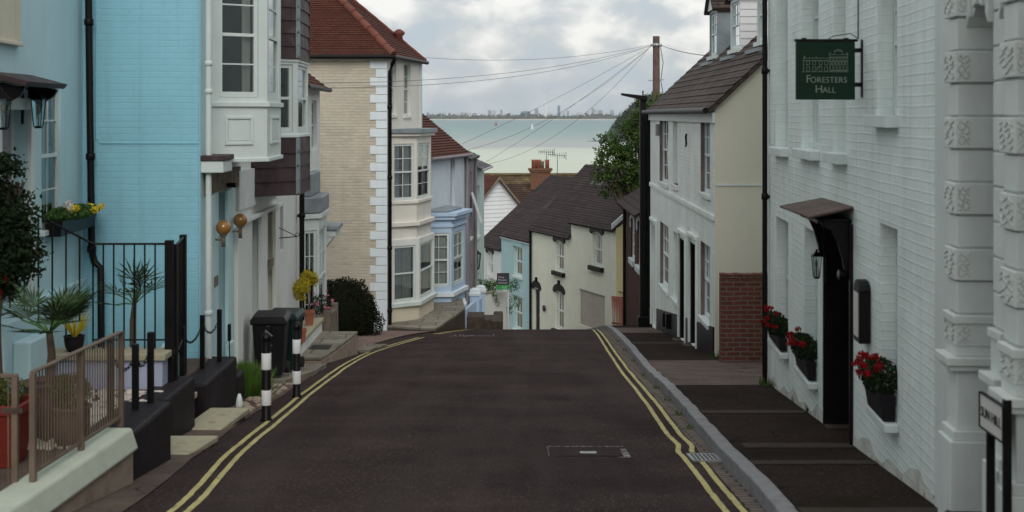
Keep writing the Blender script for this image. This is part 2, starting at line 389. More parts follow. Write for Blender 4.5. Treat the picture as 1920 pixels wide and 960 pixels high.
def shell(mb, F, u0,u1,dep,z0,z1, near=True, far=True, top=True):
    w = F.w
    if near: mb.quad(w(u0,0,z0),w(u0,-dep,z0),w(u0,-dep,z1),w(u0,0,z1))
    if far: mb.quad(w(u1,0,z0),w(u1,-dep,z0),w(u1,-dep,z1),w(u1,0,z1))
    mb.quad(w(u0,-dep,z0),w(u1,-dep,z0),w(u1,-dep,z1),w(u0,-dep,z1))
    if top: mb.quad(w(u0,0,z1-.01),w(u1,0,z1-.01),w(u1,-dep,z1-.01),w(u0,-dep,z1-.01))
    mb.closed = False

def window(root, F, r, rec=.10, n=0, cols=2, rows=(1,1), fm='white_paint', fw=.045, bw=.018, curtain=None, back='interior_dark', glass='glass', sill=None, sash=True, label=None, dep=.05):
    u0,u1,z0,z1 = r[:4]; q = n-rec; g = .004
    u0 += g; u1 -= g; z0 += g; z1 -= g
    m = MB(); zm = z0+(z1-z0)*.5 if sash else None
    m.box(F,u0,u0+fw,q-dep,q,z0,z1); m.box(F,u1-fw,u1,q-dep,q,z0,z1)
    m.box(F,u0+fw,u1-fw,q-dep,q+.006,z0,z0+fw*1.3); m.box(F,u0+fw,u1-fw,q-dep,q-.003,z1-fw,z1)
    if sash: m.box(F,u0+fw,u1-fw,q-dep+.01,q+.008,zm-fw*.4,zm+fw*.4)
    a,b = u0+fw,u1-fw
    halves = [(z0+fw*1.3, zm-fw*.4, rows[0], -.012), (zm+fw*.4, z1-fw, rows[1], .0)] if sash else [(z0+fw*1.3, z1-fw, rows[0], 0)]
    for (c,d,k,o) in halves:
        for i in range(1,cols): x = a+(b-a)*i/cols; m.box(F,x-bw/2,x+bw/2,q-.030+o,q-.008+o,c,d)
        for i in range(1,k): z = c+(d-c)*i/k; m.box(F,a,b,q-.028+o,q-.006+o,z-bw/2,z+bw/2)
    w = m.build('window', fm, root)
    if label: w['label'] = label
    p = MB(); p.quad(F.w(a,q-.022,z0+fw),F.w(b,q-.022,z0+fw),F.w(b,q-.022,z1-fw),F.w(a,q-.022,z1-fw)); p.closed = False
    p.build('pane', glass, w)
    k = MB(); k.closed = False; kk = q-.45
    k.quad(F.w(u0,kk,z0),F.w(u1,kk,z0),F.w(u1,kk,z1),F.w(u0,kk,z1))
    for (x0,x1) in ((u0,u0),(u1,u1)): k.quad(F.w(x0,kk,z0),F.w(x0,q-dep,z0),F.w(x0,q-dep,z1),F.w(x0,kk,z1))
    k.quad(F.w(u0,kk,z0),F.w(u1,kk,z0),F.w(u1,q-dep,z0),F.w(u0,q-dep,z0)); k.quad(F.w(u0,kk,z1),F.w(u1,kk,z1),F.w(u1,q-dep,z1),F.w(u0,q-dep,z1))
    k.build('room_backing', back, w)
    if curtain:
        cm, spans = curtain
        c = MB(); c.closed = False
        for (s0,s1) in spans:
            n_ = 14; pp = []
            for i in range(n_+1):
                uu = a+(b-a)*(s0+(s1-s0)*i/n_); pp.append((uu, q-.10+.018*math.sin(i*2.2)))
            for i in range(n_): c.quad(F.w(pp[i][0],pp[i][1],z0+fw),F.w(pp[i+1][0],pp[i+1][1],z0+fw),F.w(pp[i+1][0],pp[i+1][1],z1-fw),F.w(pp[i][0],pp[i][1],z1-fw))
        c.build('curtain', cm, w)
    if sill:
        s_ = MB(); s_.box(F,u0-.06,u1+.06,n-rec*.9,n+sill[0],z0-sill[1],z0-.002); s_.build('sill', sill[2], w, bevel=.006)
    return w
def door(root, F, r, m, rec=.12, n=0, panels=True, name='door', handle=True, frame='white_paint'):
    u0,u1,z0,z1 = r[:4]; q = n-rec
    d = MB(); d.box(F,u0+.05,u1-.05,q-.05,q,z0,z1-.05)
    if panels:
        for (a,b,c,e) in ((.12,.46,.08,.42),(.54,.88,.08,.42),(.12,.46,.48,.92),(.54,.88,.48,.92)):
            U = lambda t: u0+.05+(u1-u0-.1)*t; Zz = lambda t: z0+(z1-z0-.05)*t
            d.box(F,U(a),U(b),q,q+.012,Zz(c),Zz(e))
    o = d.build(name, m, root, bevel=.004)
    f = MB(); f.box(F,u0,u0+.05,q-.06,q+.02,z0,z1); f.box(F,u1-.05,u1,q-.06,q+.02,z0,z1); f.box(F,u0+.05,u1-.05,q-.06,q+.018,z1-.05,z1); f.build('door_frame', frame, root)
    if handle:
        h = MB(); c = F.w(u0+.13,q+.04,z0+(z1-z0)*.48); h.lathe([(.005,-.03),(.024,-.02),(.028,0),(.024,.02),(.005,.03)], c, 10); h.build('handle','brass', o)
    return o

def plan(F,u0,u1,p,cant,off=0):
    return [F.w(u0-off,-.001 if off==0 else -.001,0), F.w(u0+cant-off*.6,p+off,0), F.w(u1-cant+off*.6,p+off,0), F.w(u1+off,-.001,0)]
def facets(F,u0,u1,p,cant):
    P = plan(F,u0,u1,p,cant); return [Fr(P[i],P[i+1],F.side) for i in range(3)]
def ring(mb,F,u0,u1,p,cant,off,z0,z1):
    P = plan(F,u0,u1,p,cant,off); P = [Vector((q.x,q.y,z0)) for q in P]; mb.prism(P,(0,0,z1-z0))
def text(body, size, m, parent, origin, ux, uz, name='lettering', depth=.002, align='CENTER', offset=0, shear=0):
    c = bpy.data.curves.new(name,'FONT'); c.body = body; c.size = size; c.align_x = align; c.extrude = depth; c.offset = offset
    o = bpy.data.objects.new(name,c); COL.objects.link(o)
    bpy.context.view_layer.update(); dg = bpy.context.evaluated_depsgraph_get()
    me = bpy.data.meshes.new_from_object(o.evaluated_get(dg)); bpy.data.objects.remove(o); 
    ux = Vector(ux).normalized(); uz = Vector(uz).normalized(); nn = ux.cross(uz)
    mb = MB(); org = Vector(origin)
    mb.add([org+ux*v.co.x+uz*v.co.y+nn*v.co.z for v in me.vertices], [tuple(p.vertices) for p in me.polygons])
    bpy.data.meshes.remove(me)
    mb.closed = False
    return mb.build(name, m, parent)
def merge_text(items, m, parent, name='lettering'):
    for (body,size,org,ux,uz,align) in items:
        mb = MB(); mb.closed = False
        c = bpy.data.curves.new('t','FONT'); c.body = body; c.size = size; c.align_x = align; c.extrude = .0015; c.offset = -.0006*size/.05
        o = bpy.data.objects.new('t',c); COL.objects.link(o); bpy.context.view_layer.update(); dg = bpy.context.evaluated_depsgraph_get()
        me = bpy.data.meshes.new_from_object(o.evaluated_get(dg)); bpy.data.objects.remove(o)
        ux = Vector(ux).normalized(); uz = Vector(uz).normalized(); nn = ux.cross(uz); org = Vector(org)
        mb.add([org+ux*v.co.x+uz*v.co.y+nn*v.co.z for v in me.vertices], [tuple(p.vertices) for p in me.polygons]); bpy.data.meshes.remove(me); mb.build(name, m, parent)
HAZE=4.5e-5; SKY1=(0,0,0); SKY2=(3,1,0); EXPO=0.0
# ================================================================= SETTING
def curve(pts):
    def f(y):
        if y <= pts[0][1]: return pts[0][0]+(pts[1][0]-pts[0][0])/(pts[1][1]-pts[0][1])*(y-pts[0][1])
        for i in range(len(pts)-1):
            if y <= pts[i+1][1]:
                (x0,y0),(x1,y1) = pts[i],pts[i+1]; h = y1-y0; t = (y-y0)/h
                m0 = (pts[i+1][0]-pts[i-1][0])/(pts[i+1][1]-pts[i-1][1]) if i else (x1-x0)/h
                m1 = (pts[i+2][0]-x0)/(pts[i+2][1]-y0) if i+2 < len(pts) else (x1-x0)/h
                return (2*t**3-3*t*t+1)*x0+(t**3-2*t*t+t)*h*m0+(-2*t**3+3*t*t)*x1+(t**3-t*t)*h*m1
        return pts[-1][0]+(pts[-1][0]-pts[-2][0])/(pts[-1][1]-pts[-2][1])*(y-pts[-1][1])
    return f
roadL = curve([(-2.5,-6),(-2.72,9.3),(-2.86,12.15),(-2.96,14.6),(-3.0,17.2),(-3.05,19.4),(-3.15,23),(-3.0,26.2),(-2.4,31.4),(-1.6,35),(-1.25,38),(-.75,42),(-.5,46),(-1.3,50),(-3.4,55),(-6.5,61),(-10.5,67)])
lineL = curve([(-2.30,-6),(-2.38,9.3),(-2.58,12.15),(-2.66,14.6),(-2.75,17.2),(-2.8,19.4),(-2.84,23),(-2.7,26.2),(-2.02,31.4),(-1.68,33.5),(-1.45,35),(-1.12,38),(-.62,42),(-.35,46),(-1.1,50),(-3.2,55),(-6.3,61),(-10,67)])
lineR = curve([(1.42,-6),(1.49,9.35),(1.52,11.2),(1.53,11.9),(1.52,12.2),(1.57,12.6),(1.57,13.1),(1.57,13.5),(1.66,16.8),(1.75,21.8),(2.08,33),(2.22,37),(2.3,41),(2.0,45),(1.3,48.5),(-.4,53.3),(-2.4,58.7),(-6,68)])
kerbX = curve([(1.70,-6),(1.75,8.7),(1.80,9.94),(1.82,11.4),(1.88,13.3),(2.0,17),(2.06,20.7),(2.25,26),(2.45,33),(2.62,38),(2.72,41.5),(2.45,45.3),(1.75,48.8),(.05,53.6),(-1.95,59),(-5.5,68)])
def ys(a,b,st):
    n = max(1,int(math.ceil((b-a)/st))); return [a+(b-a)*i/n for i in range(n+1)]
def strip(fl, fr, y0, y1, off, st=.5, nx=1, mb=None):
    mb = mb or MB(); mb.closed = False
    Y = ys(y0,y1,st); o = len(mb.v)
    fo = off if callable(off) else (lambda y: off)
    for y in Y:
        for i in range(nx+1):
            t = i/nx; mb.v.append(Vector((fl(y)*(1-t)+fr(y)*t, y, gz(y)+fo(y))))
    for j in range(len(Y)-1):
        for i in range(nx):
            a = o+j*(nx+1)+i; mb.f.append((a,a+1,a+nx+2,a+nx+1)); mb.sm.append(False)
    return mb
def const(x): return lambda y: x
def put(mb, name, m, bevel=0):
    o = mb.build(name, m, base=(0,0,0), bevel=bevel); o['kind'] = 'structure'; return o

g = MB(); g.closed = False
X = [-900,-300,-100,-50,-25,-14,-10,-7,-5,-3.5,-2,0,2,3.5,5,7,10,14,25,50,100,300,900]
Y = ys(-30,28,2)+ys(28.5,61,.5)+ys(63,100,3)+ys(110,420,20)
for y in Y:
    for x in X: g.v.append(Vector((x,y,gz(y)-.03)))
n = len(X)
for j in range(len(Y)-1):
    for i in range(n-1): a = j*n+i; g.f.append((a,a+1,a+n+1,a+n)); g.sm.append(True)
put(g,'ground','ground')
rd = strip(lambda y: roadL(y)-.3, lambda y: lineR(y)+.20, -6, 68, 0, .5, 1); put(rd,'road','asphalt')
gs = strip(lambda y: lineR(y)+.17, lambda y: kerbX(y)+.03, -6, 66, .004, .5, 1); put(gs,'gutter','gutter_setts')
for f,o1,nm in ((lineL,0,'yellow_line'),(lineL,.115,'yellow_line'),(lineR,0,'yellow_line'),(lineR,.125,'yellow_line')):
    rng = random.Random(int(o1*1000)+3)
    wob = lambda y,f=f,o1=o1: f(y)+o1+.010*noise.noise(Vector((y*.9,o1*7,0)))+.005*noise.noise(Vector((y*5,o1*9,3)))
    a,b = (-6, 62)
    segs = [(a,b)]
    if f is lineR and o1 > .1: segs = [(a,11.75),(12.15,b)]
    if f is lineL: segs = [(a,30.6),(32.2,b)]
    mb = None
    for s0,s1 in segs: mb = strip(lambda y,w=wob: w(y)-.024+.006*noise.noise(Vector((y*9,1,o1))), lambda y,w=wob: w(y)+.024+.006*noise.noise(Vector((y*9,5,o1))), s0, s1, .008, .12, 1, mb)
    put(mb, nm, 'yellow_paint')
# kerb: a real step
kb = MB(); kb.closed = True
Yk = ys(-6,66,.45)
for i in range(len(Yk)-1):
    y0,y1 = Yk[i],Yk[i+1]-.008; j = random.Random(i).uniform(-.006,.006)
    if 41 < y0 < 42: pass
    p = []
    for zz in (-.1,.12+j):
        for (y,dx) in ((y0,0),(y0,.13),(y1,.13),(y1,0)): p.append((kerbX(y)+dx+j*.6,y,gz(y)+zz))
    kb.hexa([p[0],p[1],p[2],p[3],p[4],p[5],p[6],p[7]])
put(kb,'kerb','kerb_stone',bevel=.012)
put(strip(lambda y: kerbX(y)+.13, lambda y: kerbX(y)+5.5, -6, 64, .112, .5, 1),'pavement','tarmac_path')
def patch(x0,x1,y0,y1,off,m,name='pavement_patch'):
    put(strip(const(x0) if not callable(x0) else x0, const(x1) if not callable(x1) else x1, y0,y1,off,.25,1),name,m)
ki = lambda y: kerbX(y)+.135
patch(ki, 4.2, 17.6, 22.0, .117,'concrete'); patch(ki,3.4,14.35,14.65,.117,'pavement_strip_concrete'); patch(lambda y: kerbX(y)+.22,3.1,11.7,12.0,.117,'pavement_strip_concrete')
patch(ki,3.0,10.75,10.95,.117,'pavement_strip_concrete'); patch(ki,3.0,8.6,8.85,.117,'pavement_strip_concrete'); patch(ki,4.0,26.5,27.0,.117,'pavement_strip_concrete'); patch(ki,4.2,30.5,33.6,.117,'concrete')
# left pavement, and patches of flags
put(strip(const(-8), lambda y: roadL(y)+.02+.02*noise.noise(Vector((y*2,0,0))), 5, 34, .010, .4, 1),'pavement','concrete')
put(strip(const(-9), lambda y: roadL(y)-.02, 26.2, 44, .035, .5, 1),'forecourt','gravel')
# tar scars and worn paint on the carriageway
tl = MB(); tl.closed = False
def roadrect(mb,x0,x1,y0,y1,off=.006):
    mb.quad((x0,y0,gz(y0)+off),(x1,y0,gz(y0)+off),(x1,y1,gz(y1)+off),(x0,y1,gz(y1)+off))
for (a,b,c,d) in ((.33,.335,11.95,12.55),(1.0,1.06,11.9,12.4),(.34,1.05,12.55,12.58),(.95,1.07,11.86,11.90)): roadrect(tl,a,b,c,d)
put(tl,'manhole_edge_marking','white_paint_worn')
t2 = MB(); t2.closed=False; roadrect(t2,.62,.77,12.1,12.22,.009); put(t2,'road_stud_plate','galvanised')
t3 = MB(); t3.closed=False
rng = random.Random(4)
for i in range(26):
    x = -1.45+i*.04; w = rng.uniform(.008,.02); y = 31.2+rng.uniform(-.3,.3); roadrect(t3,x,x+w*1.4,y,y+rng.uniform(.15,.6),.008)
put(t3,'worn_marking','white_paint_worn')
mh = MB(); mh.closed=False; roadrect(mh,.40,1.0,11.96,12.5,.005); put(mh,'manhole_cover','asphalt')
# sea, far shore, headland, rocks
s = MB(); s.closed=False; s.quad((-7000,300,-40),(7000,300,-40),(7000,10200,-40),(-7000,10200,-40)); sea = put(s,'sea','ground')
m = bpy.data.materials.new('sea_water'); m.use_nodes = True; nt = m.node_tree; N=nt.nodes; L=nt.links; b=N['Principled BSDF']
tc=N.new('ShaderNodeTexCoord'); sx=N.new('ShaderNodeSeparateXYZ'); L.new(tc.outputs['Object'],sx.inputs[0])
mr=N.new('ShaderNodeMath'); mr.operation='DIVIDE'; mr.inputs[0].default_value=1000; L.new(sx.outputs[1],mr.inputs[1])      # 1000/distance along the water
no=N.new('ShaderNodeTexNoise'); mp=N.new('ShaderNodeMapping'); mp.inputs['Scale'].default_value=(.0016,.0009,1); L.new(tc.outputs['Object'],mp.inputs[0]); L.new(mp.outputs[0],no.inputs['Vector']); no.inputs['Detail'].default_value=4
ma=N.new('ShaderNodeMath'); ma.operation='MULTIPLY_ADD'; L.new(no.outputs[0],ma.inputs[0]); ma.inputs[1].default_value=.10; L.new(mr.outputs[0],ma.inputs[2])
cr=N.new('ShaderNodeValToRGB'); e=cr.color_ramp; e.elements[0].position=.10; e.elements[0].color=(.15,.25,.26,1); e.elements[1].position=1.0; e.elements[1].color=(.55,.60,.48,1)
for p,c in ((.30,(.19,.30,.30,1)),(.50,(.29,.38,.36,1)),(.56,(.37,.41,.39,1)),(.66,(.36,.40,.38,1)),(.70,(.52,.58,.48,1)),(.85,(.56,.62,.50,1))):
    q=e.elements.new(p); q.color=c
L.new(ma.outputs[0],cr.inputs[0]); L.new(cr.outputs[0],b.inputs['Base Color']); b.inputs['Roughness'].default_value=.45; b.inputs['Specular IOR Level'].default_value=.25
wn=N.new('ShaderNodeTexNoise'); mp2=N.new('ShaderNodeMapping'); mp2.inputs['Scale'].default_value=(.03,.10,1); L.new(tc.outputs['Object'],mp2.inputs[0]); L.new(mp2.outputs[0],wn.inputs['Vector']); wn.inputs['Detail'].default_value=6
bp=N.new('ShaderNodeBump'); bp.inputs['Distance'].default_value=2.0; bp.inputs['Strength'].default_value=.5; L.new(wn.outputs[0],bp.inputs['Height']); L.new(bp.outputs[0],b.inputs['Normal'])
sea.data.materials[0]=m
fs = MB(); fs.closed=False
rng=random.Random(5); xs=[-6800+i*200 for i in range(69)]; prof=[(9900,-41),(10020,-39),(10300,-37),(11500,-34),(13000,-30)]
for x in xs:
    for (y,z) in prof: fs.v.append(Vector((x,y+(60*noise.noise(Vector((x*.001,0,0))) if y<10400 else 0),z)))
k=len(prof)
for i in range(len(xs)-1):
    for j in range(k-1): a=i*k+j; fs.f.append((a,a+k,a+k+1,a+1)); fs.sm.append(True)
put(fs,'far_shore','shore_land')
bc = MB(); bc.closed=False
for i in range(34):
    x0,x1=-6800+i*400,-6400+i*400; o0,o1=(60*noise.noise(Vector((x*.001,0,0))) for x in (x0,x1))
    bc.quad((x0,9900+o0,-39.6),(x1,9900+o1,-39.6),(x1,10150+o1,-33),(x0,10150+o0,-33))
put(bc,'beach','sand')
fw = MB(); fw.closed=False; rng=random.Random(6)
for i in range(5200):
    x=rng.uniform(-2600,1800); y=rng.uniform(10250,10700); hh=26+16*noise.noise(Vector((x*.004,1,0)))
    z=-36+abs(rng.gauss(0,.5))*hh
    if noise.noise(Vector((x*.002,4,0)))<-.45: continue
    fw.leaves((x,y,z),(10,10,3),1,38,rng)
tag(fw.build('distant_wood','far_wood'),'low green belt of trees along the far shore behind the beach','wood',kind='stuff')
# headland on the right of the bay
hd = MB(); hd.closed=False; xs=[150+i*8 for i in range(50)]; yy=[2050,2075,2110,2160,2230,2320]
def hz(x,y):
    t=max(0,min(1,(x-163)/55)); u=max(0,min(1,(y-2050)/110)); return -41.5+66*(t**.62)*(u**.6)+3*noise.noise(Vector((x*.02,y*.02,0)))
for x in xs:
    for y in yy: hd.v.append(Vector((x,y,hz(x,y))))
k=len(yy)
for i in range(len(xs)-1):
    for j in range(k-1): a=i*k+j; hd.f.append((a,a+k,a+k+1,a+1)); hd.sm.append(True)
put(hd,'headland','wood_far')
hw = MB(); hw.closed=False; rng=random.Random(8)
for i in range(560):
    x=rng.uniform(168,420); y=rng.uniform(2050,2200); r=rng.uniform(4,7.5)*min(1,.5+(x-158)/40)
    hw.leaves((x,y,hz(x,y)+r*.7),(r,r,r*.85),26,3.4,rng)
tag(hw.build('headland_wood','headland_leaf'),'dark wood covering the headland at the right of the bay','wood',kind='stuff')
rk = MB(); rng=random.Random(9)
for i in range(80):
    x=118+rng.random()**1.3*75; y=2000+rng.uniform(-55,35)*((x-110)/80); w=rng.uniform(3,9)
    q=min(1,(x-112)/45); rk.lathe([(w,-1.0),(w*.9,1.2*q),(w*.45,(2.5+2*rng.random())*q)],(x,y,-40.2),7,rng.uniform(0,3))
put(rk,'rocks','rock')

# city on the far shore: every block a thing of its own
city=[(833,209,6,'city_pale',36),(866,211,5,'city_grey',10),(876,211,14,'city_pale',12),(905,214,10,'city_pale',20),(918,207,7,'city_grey',6),(927,207,7,'city_pale',10),(940,206,4,'city_grey',7),
 (948,214,9,'city_pale',16),(986,209,18,'city_blue',20),(1006,204,7,'city_grey',8),(1030,211,9,'city_pale',12),(1048,198,5,'city_blue',6),(1058,210,4,'city_pale',8),(1065,208,4,'city_grey',5),
 (1086,211,10,'city_pale',16),(1103,208,5,'city_pale',6),(1112,203,5,'city_grey',6),(1118,205,4,'city_pale',5),(1126,207,8,'city_grey',8),(1138,211,9,'city_pale',9),(1148,207,7,'city_grey',10),(1167,207,9,'city_pale',8),(858,212,16,'city_pale',9),(890,212,8,'city_grey',9),(826,212,10,'city_pale',8)]
kinds={'city_pale':'pale','city_grey':'grey','city_blue':'dark blue'}
seen={}
for i,(x,yt,w,mm,_) in enumerate(city):
    d=10600+i*13; c=at(x,225,d); zt=at(x,yt,d).z; hw2=w*.5*d/FPX
    mb=MB(); wbox(mb,c.x-hw2,c.x+hw2,d,d+40,-36,zt)
    for k in range(1,int((zt+36)/9)): wbox(mb,c.x-hw2-.6,c.x+hw2+.6,d-.8,d,-36+k*9,-36+k*9+1.4)
    wbox(mb,c.x-hw2*.4,c.x+hw2*.3,d+8,d+25,zt,zt+3.5)
    place='far left of the skyline' if x<880 else 'left part of the skyline' if x<960 else 'middle of the skyline' if x<1040 else 'right of the white tower' if x<1100 else 'right end near headland'
    size='broad low' if w>=13 else 'mid sized' if w>=7 else 'slim tall' if yt<206 else 'small narrow'
    lab=f'{size} {kinds[mm]} block, {place}'
    seen.setdefault(lab,[]).append(tag(mb.build('city_block',mm,base=(c.x,d,-36)),lab,'building','city blocks on the far shore'))
od=['leftmost','second','third','fourth','fifth','sixth']
for lab,os_ in seen.items():
    if len(os_)>1:
        os_.sort(key=lambda o:o.location.x/o.location.y)
        for k,o in enumerate(os_): o['label']=(od[k]+(' from left, ' if k else ', '))+lab
tw=thing('sail_tower','slender white tower with a sail shaped curve standing above the far skyline','tower',at(1022,222,10450))
P=lambda x,y: at(x,y,10450)
t1=MB(); t1.tube([P(1022,224),P(1022.3,200),P(1021.5,190),P(1020.6,179)],[8,6.5,5,2.2],6); t1.build('mast','sail_white',tw)
t1=MB(); t1.tube([P(1024.5,224),P(1025.5,214),P(1025,205),P(1023.4,196),P(1021.8,189)],[4.5,4,3.6,3.2,2.6],6); t1.tube([P(1019.5,224),P(1021.4,212)],4,6); t1.build('sail_rib','sail_white',tw)
t1=MB(); t1.lathe([(5,0),(7,4),(7,9),(4,12)],P(1022,197),8); t1.build('viewing_deck','sail_white',tw)
def boat(x,y,hm,sm,lab):
    d=40*FPX/(y-HY); c=at(x,y,d); t=thing('sailing_boat',lab,'boat',c,'sailing boats on the bay'); k=d/FPX
    h=MB(); L_=3.2*k; h.hexa([c+Vector(v) for v in ((-L_*.7,-.6,-.2),(L_*.6,-.6,-.2),(L_*.6,.6,-.2),(-L_*.7,.6,-.2),(-L_,-1,1),(L_,-1,1),(L_,1,1),(-L_,1,1))]); h.build('hull',hm,t)
    m_=MB(); m_.tube([c+Vector((0,0,1)),c+Vector((0,0,12*k))],.12*k+.05,6); m_.build('mast','sail_white',t)
    s_=MB(); s_.prism([c+Vector((.3,0,1.8)),c+Vector((3.0*k,0,1.8)),c+Vector((.3,0,11*k))],(0,.15,0)); s_.prism([c+Vector((-.3,0,1.8)),c+Vector((-2.2*k,0,1.8)),c+Vector((-.3,0,9*k))],(0,.15,0)); s_.build('sail',sm,t)
boat(929.5,236,'sail_red','sail_red','small red sailed boat on the bay, left of the white one')
boat(997.5,242,'sail_white','sail_white','small white sailed boat on the bay, right of the red one')

# ================================================================= RIGHT SIDE
FH=Fr((2.251+.0664*5,5),(2.251+.0664*17.95,17.95),-1)
hall=thing('hall','white painted brick hall with ornate stucco front beside the pavement','building',FH.w(0,0,gz(5)))
ub=FH.U(1757); uE=FH.L
wins=[FH.rect(1645,1682,-60,216),FH.rect(1563,1586,-60,287),FH.rect(1503,1535,-60,281),FH.rect(1455,1477,-60,277)]
wins=[(a,b,c,min(d,1.55 if i==0 else 2.2)) for i,(a,b,c,d) in enumerate(wins)]
gw=[FH.rect(1650,1683,424,776),FH.rect(1508,1533,431,701),FH.rect(1455,1478,411,647)]
dr=FH.rect(1548,1600,400,815); dr=(dr[0],dr[1],gz(FH.depth(dr[1]))+.13,-.98)
mb=MB(); wall(mb,FH,ub,uE,-4.6,5.6,[(*w,.13) for w in wins+gw]+[(*dr,.42)]); shell(mb,FH,ub,uE,8,-4.6,5.6,near=False); mb.build('brick_wall','white_brick',hall)  # unseen upper wall raised so its shadow falls on cottage gable and road
for i,w in enumerate(wins): window(hall,FH,w,rec=.13,cols=2,rows=(2,2),sill=(.10,.10,'white_paint'))
for i,w in enumerate(gw): window(hall,FH,w,rec=.13,cols=2,rows=(2,2)); mb=MB(); mb.box(FH,w[0]-.05,w[1]+.0,0,.11,w[2]-.07,w[2]-.003); mb.build('sill','white_paint',hall,bevel=.01)
mb=MB(); mb.box(FH,ub,uE,-.02,.035,5.6,5.8); mb.build('parapet','white_render',hall)
mb=MB()
def worn(mb,F,u0,u1,h,n,skip):
    u=u0
    while u<u1-.05:
        v=min(u+.25,u1)
        if not any(s0<(u+v)/2<s1 for s0,s1 in skip):
            za,zb=gz(F.depth(u)),gz(F.depth(v)); ha=h+.05*math.sin(u*7.3)+.04*math.sin(u*3.1); hb=h+.05*math.sin(v*7.3)+.04*math.sin(v*3.1); mb.quad(F.w(u,n,za-.1),F.w(v,n,zb-.1),F.w(v,n,zb+hb),F.w(u,n,za+ha))
        u=v
    mb.closed=False
worn(mb,FH,ub,dr[0]-.01,.20,.004,[]); mb.build('worn_base','worn_white',hall); mb=MB(); worn(mb,FH,dr[1]+.01,uE,.20,.004,[]); mb.build('worn_base','worn_white',hall)
door(hall,FH,dr,'black_paint',rec=.40,name='door',frame='black_paint')
mb=MB()
mb.box(FH,dr[0]-.0,dr[0]+.06,-.40,.03,dr[2],dr[3]); mb.box(FH,dr[1]-.06,dr[1],-.40,.03,dr[2],dr[3]); mb.box(FH,dr[0]+.06,dr[1]-.06,-.40,.03,dr[3]-.07,dr[3]); mb.build('door_surround','black_paint',hall,bevel=.006)
mb=MB(); mb.box(FH,dr[0]+.01,dr[1]-.01,-.4,.02,dr[2]-.25,dr[2]+.008); mb.build('doorstep','old_stone',hall,bevel=.01)
# canopy over the hall door
cz=-.955; a_,b_=FH.U(1601),FH.U(1545)
mb=MB(); P0=[FH.w(a_,0.0,-.812),FH.w(b_,0.0,-.835),FH.w(b_+.03,.42,-.918),FH.w(a_-.02,.385,-.902)]; mb.hexa([p-Vector((0,0,.028)) for p in P0]+P0); cn=mb.build('door_canopy','canopy_brown',hall,bevel=.012); mb=MB(); mb.tube([FH.w(b_+.03,.02,-.85),FH.w(b_+.04,.425,-.930),FH.w(a_-.025,.39,-.914),FH.w(a_-.01,.02,-.826)],.012,6); mb.build('canopy_trim','canopy_brown',cn)
mb=MB(); mb.box(FH,a_+.06,b_-.06,.28,.31,cz-.02,cz+.012); mb.build('canopy_beam','black_paint',hall)
for u in (a_+.10,b_-.14):
  mb=MB(); mb.prism([FH.w(u,.0,cz+.0),FH.w(u,.27,cz+.0),FH.w(u,.25,cz-.06),FH.w(u,.17,cz-.09),FH.w(u,.12,cz-.20),FH.w(u,.08,cz-.34),FH.w(u,.06,cz-.46),FH.w(u,0,cz-.48)],FH.d.to_3d()*.07); mb.build('bracket','black_paint',hall,bevel=.01)
mb=MB(); mb.box(FH,a_+.08,b_-.08,0,.27,cz-.01,cz+.02)
mb.build('canopy_soffit','black_paint',hall,bevel=.01)
# ornate stucco front
u1=FH.U(1795,.08); u2=FH.U(1777,.08)
bg=MB(); bg.closed=False; wall(bg,FH,-4.5,ub,-3.2,6.2,n=-.28); shell(bg,FH,-4.5,ub,8,-3.2,6.2,near=True,far=False); bg.build('stucco_wall','hall_stucco',hall)
mb=MB(); mb.box(FH,u2,ub+.01,-.27,.012,-3.2,3.1); mb.build('corner_strip','hall_stucco',hall)
def pier(x0,x1,n1,carved,plain_only=False,body=.15):
    a,b=sorted((FH.U(x0,n1),FH.U(x1,n1)))
    pl=MB(); carv=[]; pitch=.2005; z=.385+pitch*14
    i=0
    while z>-1.22:
        z0=z-pitch+.012
        if z-.01<=3.1:
            c=carved and i%2==0
            e=.018 if c else 0
            pl.box(FH,a-e,b+e,-.28,n1+e,z0,z)
            if c:
                cv=MB()
                for t in range(5):          # raised scrollwork on the block faces
                    rng=random.Random(i*7+t*13+int(x0)); q1_,q2_=rng.uniform(1.4,2.6),rng.uniform(0,6); pts=[]
                    cu,czz=a-e-.004,z0+.035+.03*t; 
                    pts=[FH.w(a-e-.002,n1*.15+.07*n1/.08*k/5+.0,czz+.016*math.sin(k*q1_+q2_)) for k in range(6)]
                    cv.tube(pts,.0036,5)
                    pts=[FH.w(a+(b-a)*k/5,n1+e+.002,czz+.016*math.sin(k*q1_+q2_+1)) for k in range(6)]
                    cv.tube(pts,.0036,5)
                carv.append(cv)
            pl.box(FH,a+.008,b-.008,-.28,n1-.012,z0-.012,z0)
        z-=pitch; i+=1
    zb=-1.22
    pl.box(FH,a-.03,b+.02,-.28,n1+.03,zb-.05,zb); pl.box(FH,a-.012,b+.01,-.28,n1+.012,zb-.25,zb-.05)
    pl.box(FH,a-.06,b+.03,-.28,n1+.075,zb-.30,zb-.25); pl.box(FH,a-.04,b+.02,-.28,n1+.05,zb-.335,zb-.30)
    pl.box(FH,a,b,-.28,n1+.005,zb-.70,zb-.335); pl.box(FH,a-.03,b+.02,-.28,n1+.035,zb-.76,zb-.70); pl.box(FH,a-.05,b+.03,-.28,n1+.055,gz(8)-.4,zb-.76)
    plo=pl.build('pilaster','hall_stucco',hall,bevel=.006)
    for cv in carv: cv.build('carved_panel','hall_carving',plo)
    return a,b
p1=pier(1777,1795,.08,True); p2=pier(1862,1882,.0,False)
